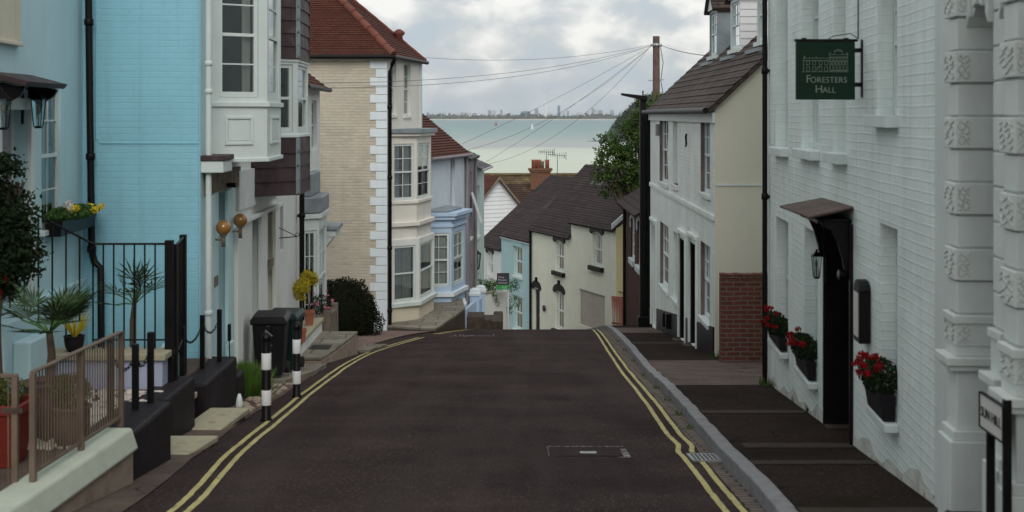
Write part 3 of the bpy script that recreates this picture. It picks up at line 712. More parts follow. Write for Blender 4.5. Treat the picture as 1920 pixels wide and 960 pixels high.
# third pilaster and more
def pier_d(d0,d1,n1,carved):
    return pier(CX+FPX*FH.w(d1-5,n1,0).x/FH.w(d1-5,n1,0).y, CX+FPX*FH.w(d0-5,n1,0).x/FH.w(d0-5,n1,0).y, n1, carved)
p3=pier_d(6.95,7.18,.08,True); p4=pier_d(5.6,5.85,.08,True)
ar=MB()
for (a,b) in ((p1[0]-.0,p2[1]),(p2[0],p3[1]),(p3[0],p4[1])):
    lo_,hi_=min(a,b),max(a,b)
    ar.box(FH,lo_,hi_,-.27,-.015,.66,3.1)
    nn=7
    for k in range(nn):
        t0=k/nn; t1=(k+1)/nn; f=lambda t: .66-.13*abs(2*t-1)**2
        U=lambda t: lo_+(hi_-lo_)*t
        fan=lambda t,e: lo_+(hi_-lo_)*(t+(t-.5)*e)
        pr=.03 if k%2==0 else .008
        ar.prism([FH.w(U(t0)+.006,-.2,f(t0)),FH.w(U(t1)-.006,-.2,f(t1)),FH.w(fan(t1,.25),-.2,1.15),FH.w(fan(t0,.25)+.006,-.2,1.15)],FH.n.to_3d()*(.2+pr))
ar.build('arch_stones','hall_stucco',hall,bevel=.005)
dd=(p2[1]+.05,p1[0]-.05,gz(8)+.25,.45)
mb=MB(); mb.box(FH,dd[0],dd[1],-.279,-.23,dd[2],dd[3]); mb.build('side_door','door_grey',hall)
mb=MB(); mb.box(FH,p2[1]+.01,p1[0]-.01,-.28,.16,gz(8)-.2,gz(7.7)+.20); mb.build('entrance_step','old_stone',hall,bevel=.015)
window(hall,FH,(p3[1]+.05,p2[0]-.05,-1.55,.45),rec=.16,n=-.0,cols=2)
mb=MB(); mb.box(FH,p3[1]+.005,p2[0]-.005,-.275,-.02,gz(8)-.3,-1.56); mb.build('window_apron','hall_stucco',hall)
# black drainpipe at the far end of the hall
def pipe(name,lab,F,u,n,z0,z1,r,m,group=None,brk=3,foot=False):
    t=thing(name,lab,'drainpipe',F.w(u,n,z0),group)
    p=MB(); p.tube([F.w(u,n,z0),F.w(u,n,z1)],r,12); p.build('pipe',m,t)
    for k in range(brk):
        z=z0+(z1-z0)*(k+.5)/brk; c=MB(); c.lathe([(r*1.05,-.045),(r*1.35,-.04),(r*1.35,.04),(r*1.05,.045)],F.w(u,n,z),12); c.box(F,u-r*1.9,u+r*1.9,n-r-.03,n-r*.4,z-.02,z+.02); c.build('collar',m,t)
    return t
pipe('drainpipe','tall black drainpipe at the far corner of the white hall',FH,FH.U(1434,.06),.06,gz(17.8)+.10,3.1,.034,'black_iron',brk=4)
cb=MB(); cb.tube([FH.w(FH.U(1609,.02),.02,3.0),FH.w(FH.U(1609,.02),.02,at(0,72,11.5).z)],.006,6); cb.tube([FH.w(FH.U(1609,.02),.02,.66),FH.w(FH.U(1612,.02),.10,.70),FH.w(FH.U(1606,.02),.22,.685),FH.w(FH.U(1606,.02),.26,.66)],.004,6); 
cb.build('cable','wire',hall)
# hanging sign
ds=11.45; c=at(1548,131,ds); S=Fr((at(1492,0,ds).x,ds),(at(1605,0,ds).x,ds),1)
sg=thing('hanging_sign','square dark green hanging sign with white drawing of two buildings and two lines of lettering','sign',at(1612,131,ds))
zt,zb=at(0,76,ds).z,at(0,187,ds).z; W=S.L
mb=MB(); mb.box(S,0,W*.975,-.02,.02,zb,zt-.012); mb.build('panel','sign_green',sg,bevel=.003)
mb=MB(); mb.box(S,-.01,W+.01,-.022,.026,zt-.010,zt+.012); mb.box(S,W*.10,W*.17,-.02,.02,zt+.012,zt+.022); mb.box(S,W*.8,W*.87,-.02,.02,zt+.012,zt+.022); mb.build('top_rail','black_iron',sg,bevel=.002)
mb=MB(); xw=at(1617,0,ds).x-S.a.x
for z in (zt-.085,zt-.38): mb.box(S,W*.975,xw,-.012,.012,z-.018,z+.018)
mb.box(S,xw-.012,xw,-.02,.02,zb+.02,zt+.005); mb.box(S,xw,FH.w(FH.U(1617),0,0).x-S.a.x+.02,-.010,.010,zt-.1,zt-.07); mb.build('bracket','black_iron',sg)
merge_text([('F',.095,S.w(W*.20,.023,at(0,155,ds).z),(1,0,0),(0,0,1),'CENTER'),('ORESTERS',.070,S.w(W*.535,.023,at(0,155,ds).z),(1,0,0),(0,0,1),'CENTER'),
            ('H',.095,S.w(W*.375,.023,at(0,174,ds).z),(1,0,0),(0,0,1),'CENTER'),('ALL',.070,S.w(W*.545,.023,at(0,174,ds).z),(1,0,0),(0,0,1),'CENTER')],'sign_ink',sg)
ln=MB()
def ll(x0,y0,x1,y1,t=.0016):   # line on the sign face, 0..1 coordinates
    a=S.w(W*x0,.0215,zb+(zt-zb)*y0); b=S.w(W*x1,.0215,zb+(zt-zb)*y1); ln.tube([a,b],t,4)
def rr(x0,y0,x1,y1): ll(x0,y0,x1,y0); ll(x1,y0,x1,y1); ll(x1,y1,x0,y1); ll(x0,y1,x0,y0)
rr(.12,.47,.55,.70); rr(.55,.49,.85,.76); ll(.10,.47,.87,.47); ll(.12,.66,.55,.66); ll(.55,.64,.85,.64); ll(.55,.72,.85,.72)
for x in (.17,.27,.38,.47): rr(x,.59,x+.05,.655); rr(x,.48,x+.05,.555)
ll(.33,.48,.36,.56); ll(.39,.56,.36,.56); ll(.13,.70,.13,.74); ll(.33,.70,.33,.73); ll(.14,.70,.14,.74)
for x in (.57,.625,.68,.735,.79): rr(x,.65,x+.035,.71); rr(x,.485,x+.035,.60); ll(x,.60,x+.017,.63); ll(x+.017,.63,x+.035,.60)
rr(.63,.76,.76,.82); ll(.63,.82,.695,.85); ll(.76,.82,.695,.85); ll(.55,.76,.55,.80); ll(.57,.76,.57,.80); ll(.83,.76,.83,.80); ll(.85,.76,.85,.80)
ln.build('drawing','sign_ink',sg)
# wall lantern left of the hall door
def lantern(name,lab,c,r,h,m='black_iron',wall=None,group=None,rot=math.pi/4,seg=4):
    t=thing(name,lab,'lantern',c,group); c=Vector(c)
    mb=MB(); mb.lathe([(.01,h*.5),(r*.2,h*.46),(r*.35,h*.42),(r*1.15,h*.30),(r*1.1,h*.27)],c,seg,rot)
    mb.lathe([(r*.62,-h*.42),(r*.7,-h*.40),(r*.55,-h*.46)],c,seg,rot)
    mb.build('cap',m,t)
    mb=MB()
    for k in range(seg):
        a=rot+2*math.pi*k/seg; mb.tube([c+Vector((math.cos(a)*r*.68,math.sin(a)*r*.68,-h*.40)),c+Vector((math.cos(a)*r*1.05,math.sin(a)*r*1.05,h*.28))],r*.07,5)
    mb.build('frame',m,t)
    mb=MB(); mb.lathe([(r*.64,-h*.40),(r*1.0,h*.27)],c,seg,rot); mb.build('lantern_glass','glass',t)
    mb=MB(); mb.tube([c+Vector((0,0,-h*.4)),c+Vector((0,0,-h*.05))],r*.12,6); mb.lathe([(r*.1,-h*.08),(r*.24,0),(r*.2,h*.1),(r*.05,h*.16)],c,8); mb.build('bulb','brass',t)
    if wall is not None:
        mb=MB(); w=Vector(wall); mb.tube([c+Vector((0,0,h*.47)),c.lerp(w,.4)+Vector((0,0,h*.60)),w+Vector((0,0,h*.52))],r*.12,6); mb.tube([w+Vector((0,0,h*.62)),w+Vector((0,0,-h*.35))],r*.22,6); mb.build('bracket',m,t)
    return t
u=FH.U(1531,.12); lantern('wall_lantern','black glass lantern on the white hall wall beside its dark doorway',FH.w(u,.12,FH.Z(1531,496,.12)),.055,.30,wall=FH.w(u+.06,.015,FH.Z(1531,496)))
u0_,u1_=FH.U(1611,.1),FH.U(1600,.1); z0_,z1_=FH.Z(1613,628),FH.Z(1613,514)
nb=thing('notice_case','black arched notice case projecting from the white wall, just past the hall doorway','notice board',FH.w(u0_,0,z0_))
mb=MB(); pts=[FH.w(u0_,0.01,z0_),FH.w(u1_,.01,z0_),FH.w(u1_,.01,z1_-.08)]+[FH.w((u0_+u1_)/2+(u1_-u0_)/2*math.cos(t),.01,z1_-.08+.08*math.sin(t)) for t in (.5,1.0,1.57,2.1,2.6)]+[FH.w(u0_,.01,z1_-.08)]
mb.prism(pts,FH.n.to_3d()*.09); mb.build('case','black_paint',nb,bevel=.012)
mb=MB(); mb.box(FH,u0_+.04,u1_-.04,.1,.106,z0_+.05,z1_-.11); mb.build('notice','sign_white',nb)
c=FH.w(FH.U(1583,.05),.05,FH.Z(1583,508)); rl=thing('door_lamp','small round black lamp on the right frame of the hall doorway','lamp',c)
mb=MB(); mb.tube([c-FH.n.to_3d()*.05,c+FH.n.to_3d()*.05],[.045,.05],16); mb.build('housing','black_iron',rl); mb=MB(); mb.tube([c+FH.n.to_3d()*.051,c+FH.n.to_3d()*.06],[.038,.03],14); mb.build('lens','glass',rl)
# flower boxes on the three ground-floor sills
def flowerbox(F,xa,xb,ytop,ybot,lab,pet='petal_red',box='black_planter',seed=1,group='flower boxes on the hall sills',cat='flower box',fh=.22,n=.17,np_=9,fs=.028):
    rng=random.Random(seed); a,b=sorted((F.U(xa,0),F.U(xb,0))); z0,z1=F.Z(xb,ybot,0),F.Z(xb,ytop,0)
    t=thing('flower_box',lab,cat,F.w(a,n*.5,z0),group)
    mb=MB(); w=F.w; mb.hexa([w(a+.03,.01,z0),w(b-.03,.01,z0),w(b-.03,n-.03,z0),w(a+.03,n-.03,z0),w(a,.01,z1),w(b,.01,z1),w(b,n,z1),w(a,n,z1)]); mb.build('trough',box,t,bevel=.006)
    mb=MB(); mb.leaves(w((a+b)/2,n*.55,z1+fh*.30),(n*1.05,(b-a)*.52,fh*.50),int(1000*(b-a)/.6),.040,rng); mb.build('leaves','leaf_dark' if pet=='petal_red' else 'leaf_mid',t)
    st=MB()
    for k in range(np_):
        mb=MB(); mb.closed=False
        th=math.pi*(k+.5)/np_*1.0; el=rng.uniform(.15,1.35)
        p=w((a+b)/2-(b-a)*.56*math.cos(th)*math.cos(el*.6)*(1 if k%2 else .55),n*.55+n*1.15*math.sin(th)*math.cos(el)+.03,z1+fh*(.28+.62*math.sin(el)))
        mb.leaves(p,(fs,fs,fs*.8),46,fs*.8,rng); mb.build('bloom',pet,t); st.tube([w((a+b)/2,n*.5,z1),p],.003,4)
    st.build('stems','leaf_mid',t)
    return t
flowerbox(FH,1455,1478,636,660,'black flower box of red geraniums under the far hall window, nearest the drainpipe',seed=1,fh=.30,np_=9,n=.12,fs=.036)
flowerbox(FH,1508,1533,680,715,'black flower box of red geraniums just left of the hall doorway',seed=2,fh=.28,np_=9,n=.12,fs=.036)
flowerbox(FH,1649,1683,743,793,'black flower box of red geraniums right of the hall doorway, nearest the camera',seed=3,fh=.30,np_=13,n=.13,fs=.034)
# low street nameplate on two black posts
A=Vector((2.55,7.23)); B=Vector((2.538,6.86)); FS=Fr(B,A,-1)
hN=.180
sn=thing('street_nameplate','low white street nameplate on black posts by the ornate hall front','sign',(2.3,6.4,gz(6.4)+.11))
mb=MB(); zt=at(0,738,7.2).z; mb.box(FS,0,FS.L,0,.012,zt-hN,zt); mb.build('plate','sign_white',sn,bevel=.004)
mb=MB(); 
for (a,b,c,d) in ((-.007,FS.L+.007,zt,zt+.006),(-.007,FS.L+.007,zt-hN-.006,zt-hN),(-.007,0,zt-hN,zt),(FS.L,FS.L+.007,zt-hN,zt)): mb.box(FS,a,b,-.004,.018,c,d)
mb.build('plate_frame','black_iron',sn)
for u in (.05,FS.L-.06): 
    mb=MB(); mb.box(FS,u-.02,u+.02,-.045,-.006,gz(6.5)+.05,zt+(.03 if u<.1 else -.05)); mb.build('post','black_iron',sn,bevel=.004)
merge_text([('SUN HILL',.078,FS.w(FS.L/2,.0155,zt-hN+.062),-FS.d.to_3d(),(0,0,1),'CENTER')],'ink_black',sn)

# white cottage with dormers
FC=Fr((3.48,22.9),(3.56,34.3),-1)
ct=thing('white_cottage','white brick cottage with slate roof, dormers and black doors, down the hill past the alley','house',FC.w(0,0,gz(23)))
e0=.20
W_=[FC.rect(1314,1331,221,363),FC.rect(1237,1253,220,343),FC.rect(1314,1331,457,600),FC.rect(1238,1253,420,540),FC.rect(1262,1271,436,562)]
NU=[FC.rect(1262,1271,224,346)]
D_=[FC.rect(1275,1287,450,650),FC.rect(1295,1308,458,662)]
D_=[(a,b,gz(FC.depth(b))+.16,d) for a,b,c,d in D_]; DW=FC.rect(1223,1232,425,606); DW=(DW[0],DW[1],gz(FC.depth(DW[1]))+.2,DW[3])
mb=MB(); wall(mb,FC,0,FC.L,-6.0,e0,[(*w,.10) for w in W_+NU+D_+[DW]]); shell(mb,FC,0,FC.L,7.6,-6,e0,near=False,top=False); mb.build('front_wall','white_brick',ct)
rz=e0+3.8*.93
mb=MB(); w=FC.w; mb.poly([w(0,0,-6),w(0,-7.6,-6),w(0,-7.6,e0),w(0,-3.8,rz),w(0,0,e0)]); mb.closed=False; mb.build('gable_wall','cottage_gable',ct)
mb=MB(); w=FC.w; mb.poly([w(FC.L,0,-6),w(FC.L,-7.6,-6),w(FC.L,-7.6,e0),w(FC.L,-3.8,rz),w(FC.L,0,e0)]); mb.closed=False; mb.build('far_gable','white_render',ct)
mb=MB(); mb.box(FC,-.02,-.008,-3.4,-.02,gz(22)+2.95,gz(22)+2.975); mb.build('render_joint','white_paint',ct)
for q in W_[:1]+W_[1:2]: window(ct,FC,q,rec=.07,cols=3,rows=(2,2),sill=(.05,.08,'white_paint'),curtain=('curtain',[(0,.25),(.75,1)]))
for q in W_[2:]: window(ct,FC,q,rec=.07,cols=3 if q is not W_[4] else 2,rows=(2,2),sill=(.06,.08,'white_paint'),curtain=('curtain',[(0,.25),(.75,1)]))
q=NU[0]; mb=MB(); mb.box(FC,q[0]+.003,q[1]-.003,-.12,-.085,q[2],q[3]); mb.box(FC,q[0]-.05,q[1]+.05,-.08,.05,q[2]-.1,q[2]); mb.build('blind_window','white_render',ct)
def lining_and_jamb_shade(q,root,F,rec,m='black_paint',t=.012,far=.03):
    mb=MB(); mb.box(F,q[0]+.001,q[0]+t,-rec,.004,q[2],q[3]); mb.box(F,q[1]-far,q[1]-.001,-rec,.004,q[2],q[3]); mb.box(F,q[0]+t,q[1]-far,-rec,.003,q[3]-t,q[3]-.001); mb.build('lining_and_jamb_shade',m,root)
for q in D_: door(ct,FC,q,'black_paint',rec=.09,frame='black_paint'); lining_and_jamb_shade(q,ct,FC,.10,far=.08)
for q in W_[:4]: lining_and_jamb_shade(q,ct,FC,.066,'dark_curtain_and_shade',.006,.02)  # dark strips put the far-jamb shadow into colour; these windows have no lining
door(ct,FC,DW,'white_paint',rec=.10)
def plinth(mb,F,u0,u1,h,n,skip=(),st=.6):
    for a,b in [(u0,u1)]:
        if b-a<.01 or any(s0-.02<(a+b)/2<s1+.02 for s0,s1 in skip): continue
        za,zb=gz(F.depth(a)),gz(F.depth(b)); mb.hexa([F.w(a,0,za-.3),F.w(b,0,zb-.3),F.w(b,n,zb-.3),F.w(a,n,za-.3),F.w(a,0,za+h),F.w(b,0,zb+h),F.w(b,n,zb+h),F.w(a,n,za+h)])
cuts=sorted([(q[0],q[1]) for q in D_+[DW]]); st_=.02
for a,b in cuts+[(FC.L,FC.L)]:
    if a-st_>.05: mb=MB(); plinth(mb,FC,st_,a-.003,.62,.03,(),a-.003-st_); mb.build('plinth','black_paint',ct)
    st_=b+.003
mb=MB(); zc=FC.Z(1300,388); mb.box(FC,0,FC.L,0,.035,zc-.05,zc+.05); 
for q in D_+[DW]: mb.box(FC,q[0]-.09,q[0]-.002,0,.05,q[2],q[3]+.12); mb.box(FC,q[1]+.002,q[1]+.09,0,.05,q[2],q[3]+.12); mb.box(FC,q[0]-.10,q[1]+.10,0,.07,q[3]+.12,q[3]+.20)
mb.build('string_course','white_brick',ct,bevel=.01)
for q in D_: mb=MB(); mb.box(FC,q[0]-.03,q[1]+.03,-.09,.16,q[2]-.4,q[2]-.01); mb.build('doorstep','old_stone',ct,bevel=.01)
# roof
mb=MB(); o=.10; mb.rows(w(-.12,.13,e0-.12),w(FC.L+.1,.13,e0-.12),w(FC.L+.1,-3.8,rz+.03),w(-.12,-3.8,rz+.03),.21,.016,.005)
mb.rows(w(FC.L+.1,-7.75,e0-.12),w(-.12,-7.75,e0-.12),w(-.12,-3.81,rz+.03),w(FC.L+.1,-3.81,rz+.03),.42,.016); mb.build('roof','brown_slate',ct)
mb=MB()
mb.tube([w(-.12,.17,e0-.13),w(FC.L+.1,.17,e0-.13)],.055,8); mb.build('gutter_pipe','black_iron',ct)
mb=MB(); mb.box(FC,-.06,FC.L,.0,.05,e0-.34,e0-.16); mb.build('fascia','white_paint',ct)
for i,(yd,bd) in enumerate(((31.2,'lead'),(28.0,'weatherboard'),(24.8,'weatherboard'))):
    uc=yd-22.9; n0=-1.17; hw_=.62; zbse=e0+1.17*.93-.12; zt_=zbse+1.28; back=n0-1.9
    dm=MB(); dm.closed=False; r_=(uc-hw_+.10,uc+hw_-.10,zbse+.22,zt_-.08)
    sub=Fr(FC.w(0,n0,0),FC.w(FC.L,n0,0),-1)
    wall(dm,sub,uc-hw_,uc+hw_,zbse,zt_,[(*r_,.04)])
    for uu in (uc-hw_,uc+hw_): dm.quad(w(uu,n0,zbse),w(uu,back,zbse),w(uu,back,zt_),w(uu,n0,zt_))
    dorm=dm.build('dormer','lead' if i==0 else 'white_paint',ct)
    if i: 
        bb=MB()
        for k in range(8): z=zbse+.1+k*.15; bb.prism([w(uc-hw_-.005,n0,z),w(uc-hw_-.022,n0,z),w(uc-hw_-.006,n0,z+.148)],(FC.n*-1.85).to_3d())
        bb.build('boarding','weatherboard',dorm)
    window(ct,sub,r_,rec=.03,cols=2,rows=(2,2),fm='white_paint')
    mb=MB(); pk=zt_+.62
    mb.rows(w(uc-hw_-.12,n0+.12,zt_-.02),w(uc-hw_-.12,back-.3,zt_-.02),w(uc,back-.3,pk),w(uc,n0+.12,pk),.14,.012); mb.rows(w(uc+hw_+.12,back-.3,zt_-.02),w(uc+hw_+.12,n0+.12,zt_-.02),w(uc,n0+.12,pk),w(uc,back-.3,pk),.14,.012)
    mb.build('dormer_roof','brown_slate',dorm)
    mb=MB(); mb.prism([w(uc-hw_,n0+.03,zt_),w(uc+hw_,n0+.03,zt_),w(uc,n0+.03,pk-.05)],FC.n.to_3d()*.02); mb.build('dormer_pediment','white_paint',dorm); mb=MB(); mb.box(FC,uc-hw_-.03,uc+hw_+.03,n0-.02,n0+.07,zbse+.12,zbse+.20); mb.build('dormer_sill','white_paint',dorm)
    mb=MB(); mb.box(FC,uc-hw_-.08,uc+hw_+.08,n0-.0,n0+.22,zbse-.02,zbse+.05); mb.build('flashing','lead',dorm)
for x,y0,y1,l in ((1247,586,612,'left'),(1254,588,616,'right')):
    u=FC.U(x,.05); mb=MB(); mb.box(FC,u-.09,u+.09,.032,.12,FC.Z(x,y1,.05),FC.Z(x,y0,.05)); tag(mb.build('meter_box','black_paint',bevel=.01),f'{l} of two small black boxes low on the white cottage front','meter box','meter boxes on the cottage')
u=FC.U(1249); c=FC.w(FC.U(1236,.08),.10,FC.Z(1236,242)); 
al=thing('alarm_box','small pale alarm box high at the far end of the white cottage','alarm box',c); mb=MB(); mb.box(FC,FC.U(1236)-.12,FC.U(1236)+.12,0,.09,c.z-.16,c.z+.12); mb.build('cover','galvanised',al,bevel=.02)
mb=MB(); u=FC.U(1288); z=FC.Z(1288,263); mb.tube([FC.w(u-.05,.02,z+.12),FC.w(u+.03,.02,z+.08),FC.w(u,.02,z),FC.w(u-.03,.02,z-.08),FC.w(u+.05,.02,z-.12)],.02,6); mb.build('wall_tie','black_iron',ct)
# alley wall of red brick
mb=MB(); FA=Fr((3.39,21.6),(5.2,21.6),1); zt=-2.585; mb.box(FA,0,FA.L,-.22,0,gz(21.6)-.1,zt-.07); aw=thing('brick_wall','red brick garden wall across the alley between cottage and drainpipe','wall',(3.39,21.6,gz(21.6)))
mb.build('wall_face','red_brick',aw); mb=MB()
for k in range(17): mb.box(FA,k*.108,k*.108+.100,-.225,.008,zt-.065,zt+random.Random(k).uniform(-.006,.004))
mb.build('coping','red_brick',aw,bevel=.006)
# telegraph pole and wires
tp=at(1230.5,68,45); px=tp.x
pl=thing('telegraph_pole','tall brown wooden telegraph pole with wires fanning out, behind the white cottage roof','pole',(px,45,gz(45)))
mb=MB(); mb.tube([(px,45,gz(45)-.1),(px,45,tp.z)],[.15,.115],14); mb.build('shaft','pole_wood',pl)
for k,z in enumerate((-.1,-.9,-1.9,-2.7,-3.5)): s_=(1 if k%2 else -1); mb=MB(); mb.tube([(px-.26,45-.1*s_,tp.z-1.4+z*.9),(px+.26,45+.1*s_,tp.z-1.4+z*.9+.02)],.012,6); mb.build('step_iron','galvanised',pl)
mb=MB(); mb.lathe([(.13,-.06),(.135,0),(.13,.06)],(px,45,tp.z-.30),12)
for a in range(6): t=a*1.05; mb.lathe([(.02,-.05),(.03,0),(.015,.04)],(px+.17*math.cos(t),45+.17*math.sin(t),tp.z-.30),8)
mb.build('ring_head','galvanised',pl)
mb=MB(); mb.tube([(px+.13,44.9,tp.z-.35),(px+.22,44.9,tp.z-.9),(px+.14,44.9,tp.z-1.5),(px+.25,44.9,tp.z-2.1),(px+.13,44.9,tp.z-2.6)],.012,5); mb.build('lead_wire','wire',pl)
hub=Vector((px-.12,44.9,tp.z-.28))
ends=[(at(797,108,37.6),'top wire from the pole to the far corner of the beige house'),(at(600,156,27),'upper of two long wires from the pole to the low red tiled eave'),(at(607,165,27),'lower of two long wires from the pole to the low red tiled eave'),
 (at(866,270,42.2),'upper wire from the pole to the red tiled roof of the pale blue house'),(at(870,283,42.3),'lower wire from the pole to the red tiled roof of the pale blue house'),(at(912,303,48.9),'upper wire from the pole down to the small slate roof'),(at(908,309,48.8),'lower wire from the pole down to the small slate roof')]
def wire(a,b,sag,lab,r=.005):
    a=Vector(a); b=Vector(b); pts=[a.lerp(b,i/16)-Vector((0,0,sag*4*(i/16)*(1-i/16))) for i in range(17)]
    mb=MB(); mb.tube(pts,r,5); tag(mb.build('overhead_wire','wire'),lab,'wire','overhead wires from the pole')
for i,(e,lab) in enumerate(ends): wire(hub+Vector((-.02*i,.02*i,-.02*i)),e,(.25,.3,.35,.10,.5,.15,.75)[i],lab)
wire((px+.14,44.9,tp.z-.3),at(1322,104,31),.05,'short thick wire from the pole to the white cottage roof',.010)
# black lamp column with a flat arm
lp=thing('street_lamp','thick black lamp column with flat angled arm, between cottage and brick chapel','street lamp',(3.42,34.85,gz(34.85)+.1))
mb=MB(); zt=at(1205,180,34.8).z; wbox(mb,3.34,3.50,34.75,34.92,gz(34.8),zt); wbox(mb,3.51,3.66,34.78,34.93,gz(34.8),zt-1.25+.9); mb.build('column','black_iron',lp,bevel=.01)
wbox(mb:=MB(),3.28,3.72,34.68,35.0,gz(34.8)-.1,gz(34.8)+.38); mb.build('base_cover','black_iron',lp,bevel=.02)
xa=at(1165,0,34.8).x; mb=MB(); mb.hexa([(xa,34.68,zt+.02),(3.52,34.68,zt-.13),(3.52,34.98,zt-.13),(xa,34.98,zt+.02),(xa,34.68,zt+.075),(3.52,34.68,zt+.0),(3.52,34.98,zt+.0),(xa,34.98,zt+.075)]); mb.build('arm','black_iron',lp,bevel=.01)
mb=MB(); mb.tube([(3.42,34.83,zt),(3.42,34.83,zt+.14)],.02,6); mb.build('photocell','black_iron',lp)
# brick chapel
FK=Fr((3.49,35.25),(3.46,40.4),-1)
ch=thing('brick_chapel','dark red brick building with narrow pointed white windows beyond the black lamp column','building',FK.w(0,0,gz(36)))
L1_=[FK.rect(1195,1203,418,500),FK.rect(1183,1190,412,486)]
kt=-2.55
mb=MB(); wall(mb,FK,0,FK.L,-9,kt,[(*q,.1) for q in L1_]); shell(mb,FK,0,FK.L,6,-9,kt,top=False); mb.poly([FK.w(0,0,kt),FK.w(0,-6,kt),FK.w(0,-3,kt+1.9)]); mb.poly([FK.w(FK.L,0,kt),FK.w(FK.L,-6,kt),FK.w(FK.L,-3,kt+1.9)]); mb.build('wall','chapel_brick',ch)
for q in L1_:
    window(ch,FK,q,rec=.05,cols=2,rows=(3,1),sash=False,sill=(.08,.16,'white_paint'),glass='glass_far')
    m=(q[0]+q[1])/2; z=q[3]; mb=MB(); mb.prism([FK.w(q[0]-.07,0,z-.25),FK.w(q[0]-.07,0,z-.02),FK.w(m,0,z+.28),FK.w(q[1]+.07,0,z-.02),FK.w(q[1]+.07,0,z-.25),FK.w(q[1],0,z-.25),FK.w(q[1],0,z-.06),FK.w(m,0,z+.16),FK.w(q[0],0,z-.06),FK.w(q[0],0,z-.25)],FK.n.to_3d()*.03); mb.build('window_head','white_paint',ch)
mb=MB(); mb.rows(FK.w(-.2,.28,kt-.12),FK.w(FK.L+.25,.28,kt-.12),FK.w(FK.L+.25,-3,kt+1.98),FK.w(-.2,-3,kt+1.98),.2); mb.rows(FK.w(FK.L+.25,-6.3,kt-.12),FK.w(-.2,-6.3,kt-.12),FK.w(-.2,-3.01,kt+1.98),FK.w(FK.L+.25,-3.01,kt+1.98),.3); mb.build('roof','dark_slate',ch)
mb=MB(); mb.tube([FK.w(FK.L-.08,.06,-8.5),FK.w(FK.L-.08,.06,kt-.1)],.05,8); mb.build('drainpipe','black_iron',ch)

# ---- terrace of houses facing up the bend
FR_=Fr((3.8,45),(3.8-.357*20,45+.934*20),-1); w=FR_.w
def row_house(u0,u1,ev,rise,run,rz_,wm,ops,name,lab,roofm='dark_slate',near=True,dep=6,overhang=.16):
    t=thing(name,lab,'house',w((u0+u1)/2,0,gz(FR_.depth(u0))))
    mb=MB(); wall(mb,FR_,u0,u1,-13,ev,[(*q[:4],.09) for q in ops]); shell(mb,FR_,u0,u1,dep,-13,ev,near=near)
    mb.build('wall',wm,t)
    rm=MB(); n=overhang; pitch=(rz_-ev)/run
    rm.rows(w(u0-.0,n,ev-n*pitch+.02),w(u1+.0,n,ev-n*pitch+.02),w(u1,-run,rz_),w(u0,-run,rz_),.125,.010,.004); rm.rows(w(u1,-run*2-.2,ev-.1),w(u0,-run*2-.2,ev-.1),w(u0,-run-.01,rz_),w(u1,-run-.01,rz_),.4,.016)
    rm.build('roof',roofm,t)
    g_=MB(); g_.closed=False
    for u in (u0,u1): g_.poly([w(u,-.02,ev-.3),w(u,-run*2,ev-.3),w(u,-run,rz_-.04)])
    g_.build('gable',wm,t)
    return t
fr=FR_.rect
def sash(t,q,bars=(1,1),cols=2,**k): return window(t,FR_,q,rec=.07,cols=cols,rows=bars,fw=.07,bw=.03,glass='glass_far',**k)
uC,uB,uA=FR_.U(1155),FR_.U(1071),FR_.U(996)
# right part of cream house
q1=fr(1110,1129,437,499); gar=fr(1086,1134,548,625); gar=(gar[0],gar[1],gz(FR_.depth(gar[0]))+.05,gar[3])
c1=row_house(uC,uB,-3.87,1.85,2.36,-2.02,'cream_brick',[q1,gar],'cream_house','cream brick house with closed garage shutter, right end of the terrace at the bend')
sash(c1,q1,(1,1),3,curtain=('curtain',[(0,.3),(.7,1)]))
mb=MB(); k=13
for i in range(k):
    z0=gar[2]+(gar[3]-gar[2])*i/k; z1=gar[2]+(gar[3]-gar[2])*(i+1)/k; mb.prism([w(gar[0]+.02,-.08,z0),w(gar[0]+.02,-.045,z0+.01),w(gar[0]+.02,-.06,z1)],FR_.d.to_3d()*(gar[1]-gar[0]-.04))
mb.build('garage_shutter','garage_door',c1)
def hood(t,q,m='black_paint',sill=True):   # black painted segmental head and sill
    mb=MB(); a,b,z0,z1=q[:4]; mm=(a+b)/2; e=.16
    top=[w(mm+(b-a+2*e)/2*math.cos(th),0,z1+.02+.30*math.sin(th)) for th in [math.pi*i/8 for i in range(9)]]
    bot=[w(mm+(b-a)/2*math.cos(th),0,z1-.05+.10*math.sin(th)) for th in [math.pi-math.pi*i/8 for i in range(9)]]
    mb.prism(top+bot,FR_.n.to_3d()*.05)
    o=mb.build('window_head',m,t,bevel=.008)
    if sill: mb=MB(); mb.box(FR_,a-.14,b+.14,-.05,.12,z0-.17,z0-.01); mb.build('black_sill',m,t,bevel=.01)
hood(c1,q1)
mb=MB(); mb.hexa([w(uC-.06,.18,-3.90),w(uC-.0,.18,-3.90),w(uC-.0,-2.3,-1.98),w(uC-.06,-2.3,-1.98),w(uC-.06,.18,-3.74),w(uC,.18,-3.74),w(uC,-2.3,-1.82),w(uC-.06,-2.3,-1.82)]); mb.build('bargeboard','white_paint',c1)
# its yellow end wall
mb=MB(); mb.closed=False; mb.quad(w(uC-.012,.0,-13),w(uC-.012,-4,-13),w(uC-.012,-4,-1.6),w(uC-.012,.0,-3.9)); mb.build('end_wall','yellow_render',c1)
mb=MB(); p_=w(uC-.05,-.25,0); mb.tube([(p_.x,p_.y,-7.2),(p_.x,p_.y,-6.1),(p_.x-.15,p_.y-.02,-6.05)],.018,6); mb.build('vent_pipe','old_stone',c1)
